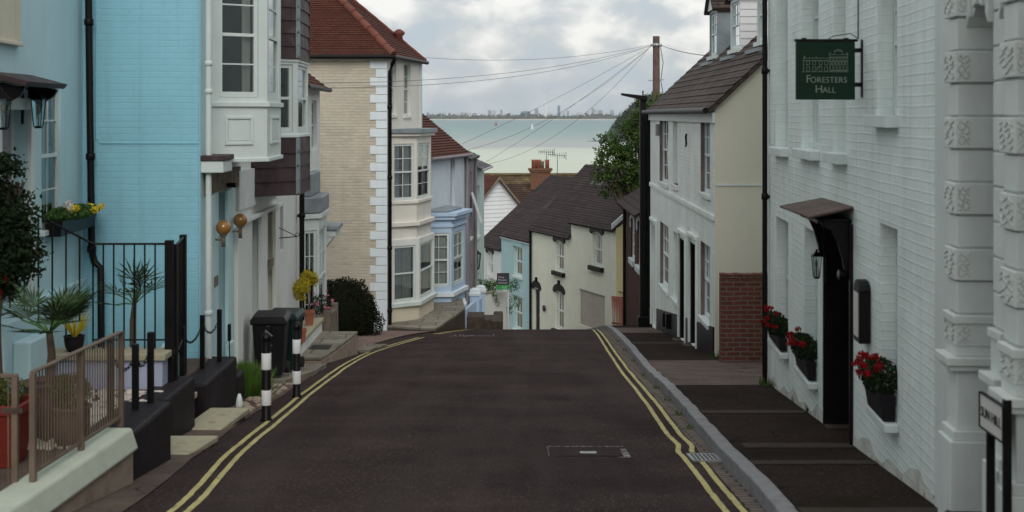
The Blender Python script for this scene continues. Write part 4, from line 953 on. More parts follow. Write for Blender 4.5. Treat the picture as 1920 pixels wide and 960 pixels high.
# left part of cream house
q2=fr(1041,1057,453,509); q3=fr(1041,1057,548,618); dq=fr(1001,1012,541,640); dq=(dq[0],dq[1],gz(FR_.depth(dq[0]))+.12,dq[3])
c2=row_house(uB,uA,-4.43,2.4,2.36,-2.00,'cream_brick',[q2,q3,dq],'cream_house','cream brick house with black arched door, in the middle of the terrace at the bend')
for q in (q2,q3): sash(c2,q,curtain=('curtain',[(0,.35),(.65,1)])); hood(c2,q)
door(c2,FR_,dq,'black_paint',rec=.08,panels=False); hood(c2,(dq[0]-.02,dq[1]+.02,dq[2],dq[3]),sill=False)
for q in (q3,dq): mb=MB(); m_=(q[0]+q[1])/2; mb.box(FR_,m_-.07,m_+.07,0,.07,q[3]+.25,q[3]+.45); mb.build('keystone','black_paint',c2,bevel=.01)
mb=MB(); cc=w(FR_.U(1022),.03,FR_.Z(1022,578)); mb.tube([cc,cc+FR_.n.to_3d()*.04],.12,14); mb.build('wall_plaque','old_stone',c2)
mb=MB(); mb.tube([w(uA-.06,.06,-12),w(uA-.06,.06,-4.5)],.05,8); mb.build('drainpipe','black_iron',c2)
mb=MB(); mb.closed=False; pf_=lambda u,s:w(u,-2.36*s,-4.43+2.43*s+.035)
mb.quad(pf_(uB+1.0,.70),pf_(uB+2.0,.70),pf_(uB+2.0,.97),pf_(uB+1.0,.97)); mb.build('slate_patch','grey_slate',c2)
# aqua house
q4=fr(963,979,462,518); q5=fr(963,979,555,618)
c3=row_house(uA,FR_.U(940),-5.0,2.3,3.46,-2.70,'aqua_brick',[q4,q5],'aqua_house','small light blue brick house between the cream house and the low white one',overhang=.12)
for q in (q4,q5): sash(c3,q,sill=(.08,.10,'white_paint')); mb=MB(); mb.box(FR_,q[0]-.10,q[1]+.10,-.0,.03,q[3],q[3]+.22); mb.build('window_head','aqua_brick',c3)
mb=MB(); mb.box(FR_,uA+.02,FR_.U(940),0,.08,-5.16,-5.04); mb.build('fascia','white_paint',c3)
q6=fr(914,924,473,515); q7=fr(914,924,560,612)
c4=row_house(FR_.U(940),FR_.U(940)+2.9,-5.63,2.9,3.46,-2.70,'white_render',[q6],'low_white_house','low white house at the far left end of the dark roofed terrace',overhang=.12)
sash(c4,q6); hood(c4,q6,sill=False)
# pink gate by the yellow wall
Gp=Fr((at(1147,0,44.3).x,44.3),(at(1173,0,44.0).x,44.0),1); zt=Gp.Z(1160,556); 
pg=thing('side_gate','faded pink and white gate panel leaning beside the cream house','gate',Gp.w(0,0,gz(44)))
mb=MB(); n_=8
for k in range(n_): a=Gp.L*k/n_; mb.hexa([Gp.w(a+.10*(1-k/n_),0,gz(44)),Gp.w(a+Gp.L/n_-.008,0,gz(44)),Gp.w(a+Gp.L/n_-.008,.03,gz(44)),Gp.w(a+.10*(1-k/n_),.03,gz(44)),Gp.w(a,0,zt),Gp.w(a+Gp.L/n_-.008,0,zt),Gp.w(a+Gp.L/n_-.008,.03,zt),Gp.w(a,.03,zt)])
mb.build('panel','pink_cloth',pg); mb=MB()
for z in (zt-.12,gz(44)+.25): mb.box(Gp,0,Gp.L,-.04,-.005,z-.03,z+.03)
mb.build('rail','old_wood',pg)
# tree in front of the roofs
tr=thing('leafy_tree','bright green leafy tree overhanging the dark roofs, left of the black lamp column','tree',(4.05,43.2,gz(43.2)))
b0=Vector((4.05,43.2,gz(43.2)-.1)); rng=random.Random(21)
tk=MB(); tk.tube([b0,b0+Vector((.05,0,2)),b0+Vector((.1,0,3.6)),b0+Vector((.05,0,4.8))],[.20,.15,.12,.08],10); tk.build('trunk','bark',tr)
lb=MB(); lf=MB(); lf.closed=False
cen=Vector((3.98,43.2,-1.30))
tips=[(-1.0,-.1,.10,.30),(-.95,-.3,-.30,.36),(-.1,.2,.75,.45),(.15,0,1.25,.40),(.3,.1,1.7,.32),(-.3,.1,-.3,.5),(-.1,-.1,-.9,.5),(-.75,.2,.45,.42),(-1.0,-.2,-.65,.42),(-.4,-.5,-.2,.55),(-.3,.3,-1.0,.45),(-.75,0,-1.15,.35),(.1,-.3,.5,.55),(.05,.3,1.0,.42),(.45,-.2,1.45,.38),(.5,.3,.2,.7),(.7,-.3,-.7,.7),(1.1,.2,.9,.6),(1.3,-.2,-.2,.7),(.9,.2,1.7,.4),(-.5,-.2,.10,.45),(.1,0,-.5,.5)]
for (dx,dy,dz,r) in tips:
    p=cen+Vector((dx,dy,dz)); lb.tube([b0+Vector((.07,0,3.2+rng.random())),b0.lerp(p,.75)+Vector((0,0,.7)),p],[.06,.035,.012],6)
    lf.leaves(p,(r,r,r*.75),int(520*r*r/.2),.105,rng,clumps=int(7+r*8))
    for _ in range(3):
        q=p+Vector((rng.uniform(-r,r)*1.1,rng.uniform(-r,r),rng.uniform(-r,r)*.9)); lf.leaves(q,(.14,.14,.12),12,.10,rng)
lb.build('branches','bark',tr); lf.build('crown','leaf_tree',tr)
# garden plants at the foot of the cottage wall: small green weeds
def weeds(pts,name,lab,seed,m='grass_tuft',h=.10):
    rng=random.Random(seed); mb=MB(); mb.closed=False
    for (x,y,z,k,sp) in pts:
        for _ in range(k):
            px_,py_=x+rng.uniform(-sp,sp),y+rng.uniform(-sp,sp)*1.6; hh=h*rng.uniform(.4,1.3); a=rng.uniform(0,6.28); wv=.006; l=Vector((rng.uniform(-.4,.4)*hh,rng.uniform(-.4,.4)*hh,hh))
            b=Vector((px_,py_,z)); s_=Vector((math.cos(a)*wv,math.sin(a)*wv,0)); mb.add([b-s_,b+s_,b+l*.6+s_*.6,b+l,b+l*.6-s_*.6],[(0,1,2,3,4)])
    tag(mb.build(name,m),lab,'weeds',kind='stuff')
weeds([(FH.w(uE-.05,.08,0).x,17.6,gz(17.6)+.11,60,.08),(3.4,17.2,gz(17.2)+.11,30,.06),(3.3,15.5,gz(15.5)+.11,20,.05),(3.5,22.8,gz(22.8)+.11,60,.12),(3.2,14.4,gz(14.4)+.11,18,.04)],'weeds','thin weeds along the foot of the right hand walls',4)
weeds([(kerbX(y)-.04,y,gz(y)+.0,int(20),.04) for y in (13.9,15.2,16.7,18.3,20.4,23.2,26.1,29)],'weeds','small weeds growing in the brick gutter by the kerb',5,h=.05)
# drain grate in the gutter
dg=thing('drain_grate','iron drain grate in the brick gutter, beside the break in the yellow line','drain',(1.66,11.9,gz(11.9)))
gy=11.62; mb=MB()
def slp(x0,x1,y0,y1,o0,o1,mb): mb.hexa([(x0,y0,gz(y0)+o0),(x1,y0,gz(y0)+o0),(x1,y1,gz(y1)+o0),(x0,y1,gz(y1)+o0),(x0,y0,gz(y0)+o1),(x1,y0,gz(y0)+o1),(x1,y1,gz(y1)+o1),(x0,y1,gz(y1)+o1)])
x0,x1,y0,y1=1.60,1.82,11.62,12.0
slp(x0-.03,x1+.01,y0-.03,y0,.004,.020,mb); slp(x0-.03,x1+.01,y1,y1+.03,.004,.020,mb); slp(x0-.03,x0,y0,y1,.004,.020,mb); slp(x1,x1+.01,y0,y1,.004,.020,mb); mb.build('rim','galvanised',dg)
mb=MB()
for k in range(6): xx=x0+.018+k*(x1-x0)/6; slp(xx,xx+.016,y0,y1,.010,.018,mb)
mb.build('bars','galvanised',dg); mb=MB(); slp(x0,x1,y0,y1,.002,.009,mb); mb.build('gully','ink_black',dg)
# ================================================================= LEFT SIDE
# --- pale blue rendered house, nearest on the left
FL=Fr((-4.89,11),(-5.15,16),1); w=FL.w
h1=thing('pale_blue_house','smooth pale blue house with white canopied door at the far left','house',w(2,0,-2.4))
dq=FL.rect(-5,50,206,560); dq=(dq[0],dq[1],-1.92,dq[3]); wq=FL.rect(78,114,155,428)
mb=MB(); wall(mb,FL,-5,FL.L-.002,-3.6,3.3,[(*dq,.16),(*wq,.07)]); shell(mb,FL,-5,FL.L-.002,6,-3.6,3.3); mb.build('front_wall','pale_blue_render',h1)
door(h1,FL,dq,'door_grey',rec=.15)
mb=MB(); 
for (a,b) in ((dq[0]-.12,dq[0]-.002),(dq[1]+.002,dq[1]+.12)): mb.box(FL,a,b,0,.05,dq[2],dq[3]+.12)
mb.box(FL,dq[0]-.002,dq[1]+.002,0,.045,dq[3]+.002,dq[3]+.12); mb.build('door_surround','white_paint',h1,bevel=.006)
window(h1,FL,wq,rec=.03,cols=2,rows=(2,2),fw=.05,curtain=('curtain',[(.0,.35),(.65,1)]),sill=(.05,.06,'white_paint'))
cz=FL.Z(35,158,.3); mb=MB(); a,b=dq[0]-.25,dq[1]+.16
mb.hexa([w(a,0,cz+.06),w(b,0,cz+.06),w(b,.34,cz-.02),w(a,.34,cz-.02),w(a,0,cz+.13),w(b,0,cz+.13),w(b,.38,cz+.03),w(a,.38,cz+.03)]); mb.build('door_canopy','hung_slate',h1,bevel=.01)
mb=MB()
for u in (a+.12,b-.12):
  mb=MB(); mb.prism([w(u,0,cz+.04),w(u,.30,cz-.03),w(u,.26,cz-.10),w(u,.16,cz-.16),w(u,.08,cz-.34),w(u,0,cz-.38)],FL.d.to_3d()*.06); mb.build('bracket','black_paint',h1,bevel=.008)
mb=MB(); mb.box(FL,-2,FL.U(31),0,.05,FL.Z(10,76),FL.Z(10,76)+1.3); mb.box(FL,-2,FL.U(31)+.02,0,.07,FL.Z(10,76)-.04,FL.Z(10,76)); mb.build('shutter','cream_blind',h1,bevel=.006)
mb=MB(); mb.box(FL,-5,FL.L-.01,0,.06,-3.6,-1.95); mb.build('plinth','pale_blue_render',h1,bevel=.01)
def lan(x,y,lab,n=.17): return lantern('carriage_lantern',lab,FL.w(FL.U(x,n),n,FL.Z(x,y,n)),.075,.40,wall=FL.w(FL.U(x,n)+.0,.01,FL.Z(x,y,n)),group='pair of door lanterns')
lan(72,207,'black carriage lantern between canopied door and sash window of the pale blue house'); lan(6,207,'black carriage lantern at the very left edge of the photo, left of the door')
flowerbox(FL,82,150,397,424,'black window box with yellow and white flowers under the pale blue house window',pet='petal_yellow',box='black_iron',seed=11,group=None,n=.20,np_=5,fh=.16,fs=.045)
fb=[o for o in bpy.data.objects if o.get('label','').startswith('black window box')][0]; del_=[k for k in fb.keys()]; 
rng=random.Random(3); mb=MB(); p=FL.w(FL.U(125,.15),.15,FL.Z(125,390,.15))
for k in range(6):
    mb=MB(); mb.closed=False; mb.leaves(p+Vector((rng.uniform(-.05,.08),rng.uniform(-.05,.22),rng.uniform(-.02,.06))),(.045,.045,.035),40,.035,rng); mb.build('bloom','petal_white',fb)
pp=thing('drainpipe','black drainpipe in the corner between pale blue and bright blue walls','drainpipe',(-5.06,15.85,-3.3))
mb=MB(); mb.tube([(-5.06,15.86,3.2),(-5.0,15.86,-1.62),(-4.96,15.84,-1.75),(-4.88,15.82,-1.82),(-4.87,15.82,-3.2)],.042,12); mb.build('pipe','black_iron',pp)
for z in (1.1,-.5,-1.6): mb=MB(); mb.lathe([(.045,-.04),(.056,-.035),(.056,.035),(.045,.04)],(-5.06+.06*(3.2-z)/4.8,15.86,z),12); mb.build('collar','black_iron',pp)

# --- bright blue brick house: end wall towards us, shop-like front to the street
FE=Fr((-5.3,16),(-3.74,16),1); FT=Fr((-3.74,16),(-3.74-.033*20,36),1); w=FT.w
h2=thing('blue_brick_house','bright blue painted brick house with white oriel bay and amber globe lamps','house',(-3.74,16,gz(16)))
mb=MB(); mb.closed=False; mb.quad(FE.w(0,0,-3.8),FE.w(FE.L,0,-3.8),FE.w(FE.L,0,3.6),FE.w(0,0,3.6)); mb.build('end_wall','blue_brick',h2)
mb=MB(); mb.tube([FE.w(.31,.006,3.3),FE.w(.31,.006,-.28),FE.w(.36,.006,-.345),FE.w(FE.L,.006,-.345)],.006,5); mb.tube([FE.w(FE.L-.012,.0,3.3),FE.w(FE.L-.012,.0,-3.4)],.012,6); mb.build('painted_cable','blue_brick',h2)
uq=FT.U(440); d0=FT.rect(410,426,350,700); d0=(d0[0],d0[1],gz(17.5)+.25,-1.0)
mb=MB(); wall(mb,FT,0,uq,-4.6,3.6,[(*d0,.25)]); shell(mb,FT,0,uq,7,-4.6,3.6,near=False); mb.build('front_wall','light_blue_paint',h2)
door(h2,FT,d0,'light_blue_paint',rec=.22,frame='light_blue_paint')
mb=MB()
for (x0,x1) in ((397,404),(428,437)): a,b=FT.U(x0,.05),FT.U(x1,.05); mb.box(FT,a,b,0,.05,-4.2,-1.0)
mb.box(FT,FT.U(428,.09),FT.U(438,.09),.05,.10,-4.2,-3.0); mb.build('pilaster','light_blue_paint',h2,bevel=.01)
mb=MB(); mb.box(FT,.22,uq+.25,0,.04,-.98,-.72); mb.build('fascia','old_wood',h2)
mb=MB(); mb.box(FT,.02,.62,0,.27,-.70,-.56); mb.build('corner_bracket','white_paint',h2,bevel=.01); mb=MB(); mb.box(FT,.0,.66,0,.29,-.557,-.49); mb.build('bracket_cap','hung_slate',h2,bevel=.012)
mb=MB(); mb.tube([w(.12,.075,3.4),w(.12,.075,-3.4)],.036,12)
for z in (.62,.28,-2.4): mb.lathe([(.037,-.03),(.047,-.025),(.047,.025),(.037,.03)],w(.12,.075,z),12)
mb.build('drainpipe','white_paint',h2)
mb=MB(); mb.box(FT,FT.U(402,.055),FT.U(408,.055),.052,.065,FT.Z(404,532),FT.Z(404,513)); mb.build('door_plate','old_wood',h2)
# oriel bay
def bay(root,F,u0,u1,p,c,z0,z1,m,bands,wins,rings,name='bay_window',glass='glass',curtain=None,cols=1,rows=(2,2),fw=.05):
    fc=facets(F,u0,u1,p,c); mb=MB()
    for i,f in enumerate(fc):
        ops=[]
        for (a,b,zb,zt) in wins:
            mg=a if i!=1 else b
            if f.L>mg*2+.15: ops.append((mg,f.L-mg,zb,zt))
        wall(mb,f,0,f.L,z0,z1,[(*q,.03) for q in ops])
        for q in ops: window(root,f,q,rec=.02,cols=cols,rows=rows,curtain=curtain,glass=glass,fw=fw)
    P=plan(F,u0,u1,p,c)
    mb.poly([Vector((q.x,q.y,z0)) for q in P]); mb.poly([Vector((q.x,q.y,z1)) for q in P]); mb.build(name,m,root)
    for (off,a,b,mm,nm) in rings:
        r_=MB(); ring(r_,F,u0,u1,p,c,off,a,b); r_.build(nm,mm,root,bevel=.006)
    return fc
fc=bay(h2,FT,.60,2.75,.64,.45,-.56,3.5,'white_paint',None,[(.12,.16,.22,1.80)],[(.035,.10,.16,'white_paint','window_ledge'),(.03,-.60,-.55,'white_paint','base_moulding')],curtain=('curtain',[(0,.10),(.72,1)]))  # pale right-hand strip is painted daylight from the opposite bay window, not cloth
for f,m0 in ((fc[0],.20),(fc[1],.25)):
    mb=MB(); a,b=m0,f.L-m0; z0,z1=-.38,-.02
    for q in ((a,b,z0,z0+.035),(a,b,z1-.035,z1),(a,a+.035,z0+.035,z1-.035),(b-.035,b,z0+.035,z1-.035)): mb.box(f,q[0],q[1],0,.022,q[2],q[3])
    mb.box(f,a+.05,b-.05,0,.010,z0+.05,z1-.05); mb.build('panel_moulding','white_paint',h2,bevel=.005)
for (x,y,d,lab) in ((419,427,16.75,'amber globe lamp by the blue doorway, nearer and darker of the two'),(450.5,413,17.9,'amber globe lamp by the blue doorway, farther and higher of the two')):
    c=at(x,y,d); t=thing('globe_lamp',lab,'wall lamp',c,'amber globe lamps'); r=.094
    mb=MB(); mb.lathe([(r*math.sin(math.pi*k/14)+.0005,-r*math.cos(math.pi*k/14)) for k in range(15)],c,24); mb.build('globe','amber_glass',t)
    mb=MB(); mb.lathe([(.05,-.10),(.045,-.085)],c,16); mb.lathe([(.025,-.24),(.028,-.10)],c,12); u=(Vector((c.x,c.y))-FT.a).dot(FT.d); mb.tube([c+Vector((0,0,-.15)),w(u+.02,.0,c.z-.15)],.014,8); mb.build('bracket','old_wood',t)

mb=MB(); u=FT.U(437,.12); z=FT.Z(437,347,.12); mb.box(FT,u-.05,u+.05,.06,.16,z-.03,z+.03); mb.box(FT,u-.015,u+.015,0,.06,z-.015,z+.015); tag(mb.build('security_light','black_iron'),'small black security light above the blue doorway, over the amber globes','light')
# --- white house with peeling fascia and yellow door
u3=FT.U(548)
h3=thing('white_house','white house with peeling sign board, narrow doorways and slate hung oriel','house',w(uq,0,gz(19)))
o3=[FT.rect(473,486,408,690),FT.rect(502,513,392,680),FT.rect(525,531,382,470)]
o3=[(a,b,gz(FT.depth(b))+.18,d) for a,b,c,d in o3[:2]]+[o3[2]]
mb=MB(); wall(mb,FT,uq+.002,u3,-6,3.4,[(*q,.14) for q in o3]); shell(mb,FT,uq+.002,u3,7,-6,3.4); mb.build('front_wall','white_render',h3)
door(h3,FT,o3[0],'white_paint',rec=.13); door(h3,FT,o3[1],'door_yellow',rec=.13); window(h3,FT,o3[2],rec=.1,sash=False,cols=1)
mb=MB(); a=FT.U(449,.05); b=FT.U(525,.05); mb.hexa([w(a,0,FT.Z(449,392)),w(b,0,FT.Z(525,366)),w(b,.05,FT.Z(525,366)),w(a,.05,FT.Z(449,392)),w(a,0,-.78),w(b,0,-.82),w(b,.05,-.82),w(a,.05,-.78)]); mb.build('sign_board','flaky_white',h3)
zc=FT.Z(490,388); mb=MB(); mb.box(FT,a,b,0,.10,zc-.10,zc-.04)
for x0,x1 in ((445,455),(490,497),(516,522)): mb.box(FT,FT.U(x0,.05),FT.U(x1,.05),0,.06,-5.6,zc-.11)
mb.build('pilaster','white_render',h3,bevel=.008)
mb=MB(); mb.box(FT,FT.U(505,.03),FT.U(511,.03),.0,.05,FT.Z(508,497),FT.Z(508,483)); mb.build('letter_plate','old_wood',h3)
# slate hung oriel
fc=bay(h3,FT,3.75,6.1,.62,.5,-1.16,3.4,'white_paint',None,[(.08,.10,-.26,.76)],[(.03,-.345,-.30,'white_paint','window_ledge'),(.02,.80,.85,'white_paint','window_head')],cols=1,rows=(1,1),curtain=('dark_curtain_and_shade',[(0,.3)]))
rng=random.Random(31)
for (za,zb) in ((-1.20,-.35),(.86,3.4)):
    mb=MB()
    for f in fc:
        n_=int(round((zb-za)/.20)); hh=(zb-za)/n_
        for i in range(n_):
            k=max(2,int(round(f.L/.24))); off=(i%2)*.5
            for j in range(k+1):
                a=max(0,(j-off)*f.L/k); b=min(f.L,(j+1-off)*f.L/k)
                if b-a<.03: continue
                z=za+i*hh; t=rng.uniform(0,.006); fl=.05*max(0,1-i/4) if za<0 and i<2 else 0
                mb.hexa([f.w(a+.002,0,z-.02),f.w(b-.002,0,z-.02),f.w(b-.002,.030+t,z-.02),f.w(a+.002,.030+t,z-.02),f.w(a+.002,0,z+hh),f.w(b-.002,0,z+hh),f.w(b-.002,.012,z+hh),f.w(a+.002,.012,z+hh)])
    mb.build('hung_slates','hung_slate',h3)
for i in range(2):
    f0,f1=fc[i],fc[i+1]
    for (za,zb) in ((-1.20,-.35),(.86,3.4)):
        mb=MB(); P=f0.w(f0.L,0,0); q=f0.w(f0.L-.05,.036,0); r_=f1.w(.05,.036,0); o=(q+r_)/2+(f0.n+f1.n).to_3d()*.010
        mb.hexa([Vector((v.x,v.y,z)) for z in (za,zb) for v in (P,q,o,r_)]); mb.build('corner_flashing','lead',h3)
t=thing('hanging_basket_bracket','curly iron hanging bracket on the white wall, right of the amber globe lamps','bracket',w(FT.U(519),0,FT.Z(519,450)))
u=FT.U(519,.0)+.02; z0,z1=FT.Z(519,447),FT.Z(519,426); e=w(u+.0,.34,z0+.03); mb=MB(); mb.tube([w(u,.01,z0-.05),w(u,.01,z1+.03)],.010,6); mb.tube([w(u,.01,z0),e],.009,6); mb.tube([w(u,.01,z1),e],.007,6)
for k in range(1,11): 
    a0,a1=.6*k,.6*(k+1); mb.tube([e+Vector((.03*math.cos(a0),0,.03+.03*math.sin(a0))),e+Vector((.03*math.cos(a1),0,.03+.03*math.sin(a1)))],.006,5,False)
mb.build('scroll_arm','black_iron',t)
# --- low house with lead bay roof and grey door canopy
u4=FT.U(548)+.003; u5=12.95
h4=thing('low_white_house','low white house with lead roofed bay, grey door canopy and red tiled eave','house',w(u4,0,gz(25)))
ez=.58; o4=[(12.0,12.75,gz(28.5)+.3,-2.75),(11.4,12.3,-.75,.30)]
mb=MB(); wall(mb,FT,u4,u5,-6.5,ez,[(*q,.1) for q in o4]); shell(mb,FT,u4,u5,7,-6.5,ez); mb.build('front_wall','white_render',h4)
door(h4,FT,o4[0],'grey_lilac',rec=.1); window(h4,FT,o4[1],rec=.06,cols=2,rows=(2,2))
fc=bay(h4,FT,9.75,11.75,.30,.28,-6,-1.95,'white_paint',None,[(.05,.08,-4.2,-2.25)],[(.06,-2.02,-1.93,'white_paint','cornice'),(.03,-4.30,-4.22,'white_paint','window_ledge')],cols=2,rows=(2,2),curtain=('curtain',[(0,.4),(.6,1)]))
mb=MB(); ring(mb,FT,9.75,11.75,.30,.28,.05,-1.92,-1.60); mb.box(FT,9.85,11.6,0,.16,-1.6,-1.15); mb.build('bay_roof','lead',h4,bevel=.03)
mb=MB(); mb.box(FT,11.85,12.92,0,.50,-2.42,-2.32); mb.build('door_canopy','lead',h4,bevel=.02); mb=MB(); mb.box(FT,11.9,12.88,0,.44,-2.56,-2.425)
mb.build('canopy_soffit','white_paint',h4,bevel=.01)
for u in (11.92,12.78): mb=MB(); mb.prism([w(u,0,-2.563),w(u,.4,-2.563),w(u,.06,-3.0),w(u,0,-3.0)],FT.d.to_3d()*.08); mb.build('canopy_bracket','white_paint',h4,bevel=.01)
mb=MB(); mb.rows(w(u4+.5,.18,ez-.02),w(u5,.18,ez-.02),w(u5,-2.6,ez+2.1),w(u4+.5,-2.6,ez+2.1),.12,.02); mb.build('roof','red_tile',h4)
mb=MB(); mb.tube([w(u4+.5,.22,ez-.05),w(u5,.22,ez-.05)],.05,8); mb.build('gutter_pipe','black_iron',h4)
mb=MB(); mb.box(FT,u5-.62,u5-.1,-.82,-.40,ez-.1,2.05); 
for k in range(3): mb.box(FT,u5-.65-.02*k,u5-.07+.02*k,-.85-.02*k,-.37+.02*k,2.05+k*.075,2.12+k*.075)
mb.build('chimney','orange_brick',h4)
mb=MB(); mb.box(FT,u5-.60,u5-.1,-.396,-.22,ez+.55,ez+.80); mb.build('chimney_flashing','lead',h4,bevel=.02)
pipe('drainpipe','black drainpipe below the slate hung oriel, behind the yellow topiary',FT,FT.U(566,.10),.10,gz(25.5),-1.0,.048,'black_iron',brk=2)

# --- big beige brick house with red hipped roof
FB=Fr((-9,34),(-3.2,34),1); FG=Fr((-3.2,34),(-2.56,37.6),1)
h5=thing('beige_brick_house','large beige brick house with white quoins and red hipped tile roof','house',(-3.2,34,gz(34)))
wt=1.50; mb=MB(); mb.closed=False; mb.quad(FB.w(0,0,-6),FB.w(FB.L,0,-6),FB.w(FB.L,0,wt),FB.w(0,0,wt)); mb.build('side_wall','beige_brick',h5)
uw=[FG.rect(732,743,114,216),FG.rect(757,770,118,217)]
mb=MB(); wall(mb,FG,0,FG.L,-7,wt,[(*q,.08) for q in uw]); shell(mb,FG,0,FG.L,5.6,-7,wt,near=False,top=False); mb.build('front_wall','cream_paint',h5)
for q in uw: window(h5,FG,q,rec=.07,cols=2,rows=(2,2),sill=(.05,.07,'cream_paint'),glass='glass_far')
mb=MB(); z=wt-.12; i=0
while z>-4.6:
    L_=.42 if i%2==0 else .27; mb.box(FB,FB.L-L_,FB.L+.02,-.01,.025,z-.205,z); i+=1; z-=.218
mb.box(FB,FB.L-.66,FB.L+.02,-.01,.03,-6,z-.0); mb.build('quoin','quoin_white',h5,bevel=.006)
mb=MB(); mb.box(FB,0,FB.L+.02,0,.03,wt-.10,wt+.0); mb.box(FG,0.03,FG.L,0,.03,wt-.10,wt); mb.box(FG,FG.L-.2,FG.L,.0,.03,-6,wt-.1); mb.build('eaves_board','white_paint',h5)
A0=Vector((-3.0,33.78,wt+.0)); B0=Vector((-2.44,37.8,wt+.0)); C0=B0+Vector((-7.2,.6,0)); D0=A0+Vector((-6.9,.0,0)); AP=Vector((-5.95,36.6,4.45))
mb=MB(); mb.rows(D0,A0,AP,AP,.105,.022,.004); mb.rows(A0,B0,AP,AP,.105,.022,.004); mb.rows(B0,C0,AP,AP,.2); mb.rows(C0,D0,AP,AP,.2); mb.build('roof','red_tile',h5)
mb=MB()
for e in (A0,B0):
    n_=13
    for k in range(n_): p,q=e.lerp(AP,k/n_)+Vector((0,0,.03)),e.lerp(AP,(k+1.08)/n_)+Vector((0,0,.025)); mb.tube([p,q],[.105,.09] if e is A0 else [.05,.045],10)
mb.build('ridge_tiles','ridge_tile',h5)
mb=MB(); g_=Vector((0,0,-.03)); mb.tube([D0+g_,A0+g_+Vector((.03,0,0))],.06,8); mb.tube([A0+g_,B0+g_+Vector((.04,0,0))],.055,8); mb.build('gutter_pipe','black_iron',h5)
mb=MB(); f=FG.w; mb.tube([A0+Vector((.02,.15,-.08)),FG.w(.06,.13,1.28),FG.w(.03,.08,1.1),FG.w(.03,.08,-5.7)],.05,10)
for z in (.2,-1.6,-3.4,-5): mb.lathe([(.05,-.05),(.065,-.04),(.065,.04),(.05,.05)],FG.w(.03,.08,z),10)
mb.build('drainpipe','black_iron',h5)
mb=MB(); mb.lathe([(.13,1.75),(.10,2.15),(.16,2.2),(.16,2.26),(.05,2.34)],(-3.16,37.3,.05),10); mb.build('roof_vent','ridge_tile',h5)
cu=('curtain',[(0,.42),(.6,1)])
fc=bay(h5,FG,.36,3.40,.52,.72,-3.30,-.48,'cream_paint',None,[(.10,.12,-2.22,-.76)],[(.16,-.48,-.37,'lead','bay_roof'),(.10,-.56,-.48,'cream_paint','cornice'),(.05,-2.32,-2.24,'cream_paint','window_ledge'),(.10,-2.90,-2.80,'cream_paint','cornice'),(.04,-3.34,-3.26,'cream_paint','cornice')],curtain=cu,cols=2,rows=(2,2),glass='glass_far')
fc=bay(h5,FG,.30,3.50,.60,.74,-4.9,-3.24,'white_render',None,[(.12,.14,-4.84,-3.40)],[(.07,-4.98,-4.88,'white_paint','window_ledge')],curtain=('curtain',[(0,.5),(.5,1)]),cols=1,rows=(1,1),glass='glass_far')
mb=MB(); ring(mb,FG,.32,3.5,.58,.75,0,-6.2,-4.98); mb.build('bay_base','cream_render',h5)
# --- pale blue house with lavender bay
FV=Fr((-2.45,38.0),(-1.5,42.3),1); f=FV.w
h6=thing('lavender_house','pale blue and lavender house with red tiled roof and big ground floor bay','house',(-2.4,38,gz(38)))
e6=-1.22; uw=[FV.rect(845,853,296,392)]
mb=MB(); wall(mb,FV,0,FV.L,-9,e6,[(*q,.1) for q in uw]); shell(mb,FV,0,FV.L,5,-9,e6); mb.build('front_wall','ice_blue_render',h6)
window(h6,FV,uw[0],rec=.08,cols=2,rows=(1,1),sill=(.06,.08,'white_paint'),glass='glass_far')
mb=MB(); mb.rows(f(-.15,.16,e6-.03),f(FV.L+.12,.16,e6-.03),f(FV.L-2.3,-2.6,e6+2.75),f(-.15,-2.6,e6+2.75),.12,.03,.006); mb.rows(f(FV.L+.12,.16,e6-.03),f(FV.L+.12,-5,e6-.03),f(FV.L-2.3,-2.6,e6+2.75),f(FV.L-2.3,-2.6,e6+2.75),.14,.02); mb.build('roof','red_tile',h6)
mb=MB(); mb.tube([f(-.1,.2,e6-.05),f(FV.L+.14,.2,e6-.05)],.05,8); mb.tube([f(FV.L-.02,.08,e6-.1),f(FV.L-.02,.08,-8)],.05,8); mb.build('gutter_pipe','grey_lilac',h6)
fc=bay(h6,FV,.0,2.15,.68,.28,-5.1,-2.9,'lavender',None,[(.06,.25,-4.92,-3.38)],[(.18,-2.90,-2.80,'lavender','cornice'),(.12,-3.0,-2.905,'lavender','cornice'),(.05,-3.22,-3.14,'lavender','cornice'),(.08,-5.20,-5.08,'quoin_white','window_ledge')],curtain=('curtain',[(0,.5),(.5,1)]),cols=2,rows=(2,2),glass='glass_far',fw=.07)
mb=MB(); ring(mb,FV,.02,2.13,.66,.28,0,-7,-5.2); mb.build('bay_base','lavender',h6)
mb=MB(); ring(mb,FV,.0,2.1,.6,.3,0,-2.8,-2.72); mb.build('bay_roof','lead',h6,bevel=.03)
# --- grey lilac and teal houses farther down
FQ=Fr((-1.5,42.36),(-1.30,45.8),1)
h7=thing('grey_lilac_house','narrow grey lilac house between the lavender and teal fronts','house',(-1.5,42.4,gz(43)))
o7=[(.35,1.0,-4.1,-1.9),(1.9,2.5,-4.1,-1.9),(.5,1.3,-8,-5.7),(2.1,2.7,-7,-5.0)]
mb=MB(); wall(mb,FQ,0,FQ.L,-10,-1.36,[(*q,.12) for q in o7]); shell(mb,FQ,0,FQ.L,5,-10,-1.36); mb.build('front_wall','grey_lilac',h7)
for q in o7[:2]+o7[3:]: window(h7,FQ,q,rec=.1,cols=2,rows=(1,1),glass='glass_far',sill=(.05,.08,'white_paint'))
door(h7,FQ,o7[2],'black_paint')
mb=MB(); mb.rows(FQ.w(-.02,.2,-1.42),FQ.w(FQ.L+.02,.2,-1.42),FQ.w(FQ.L+.02,-2.2,-.35),FQ.w(-.02,-2.2,-.35),.18); mb.build('roof','grey_slate',h7)
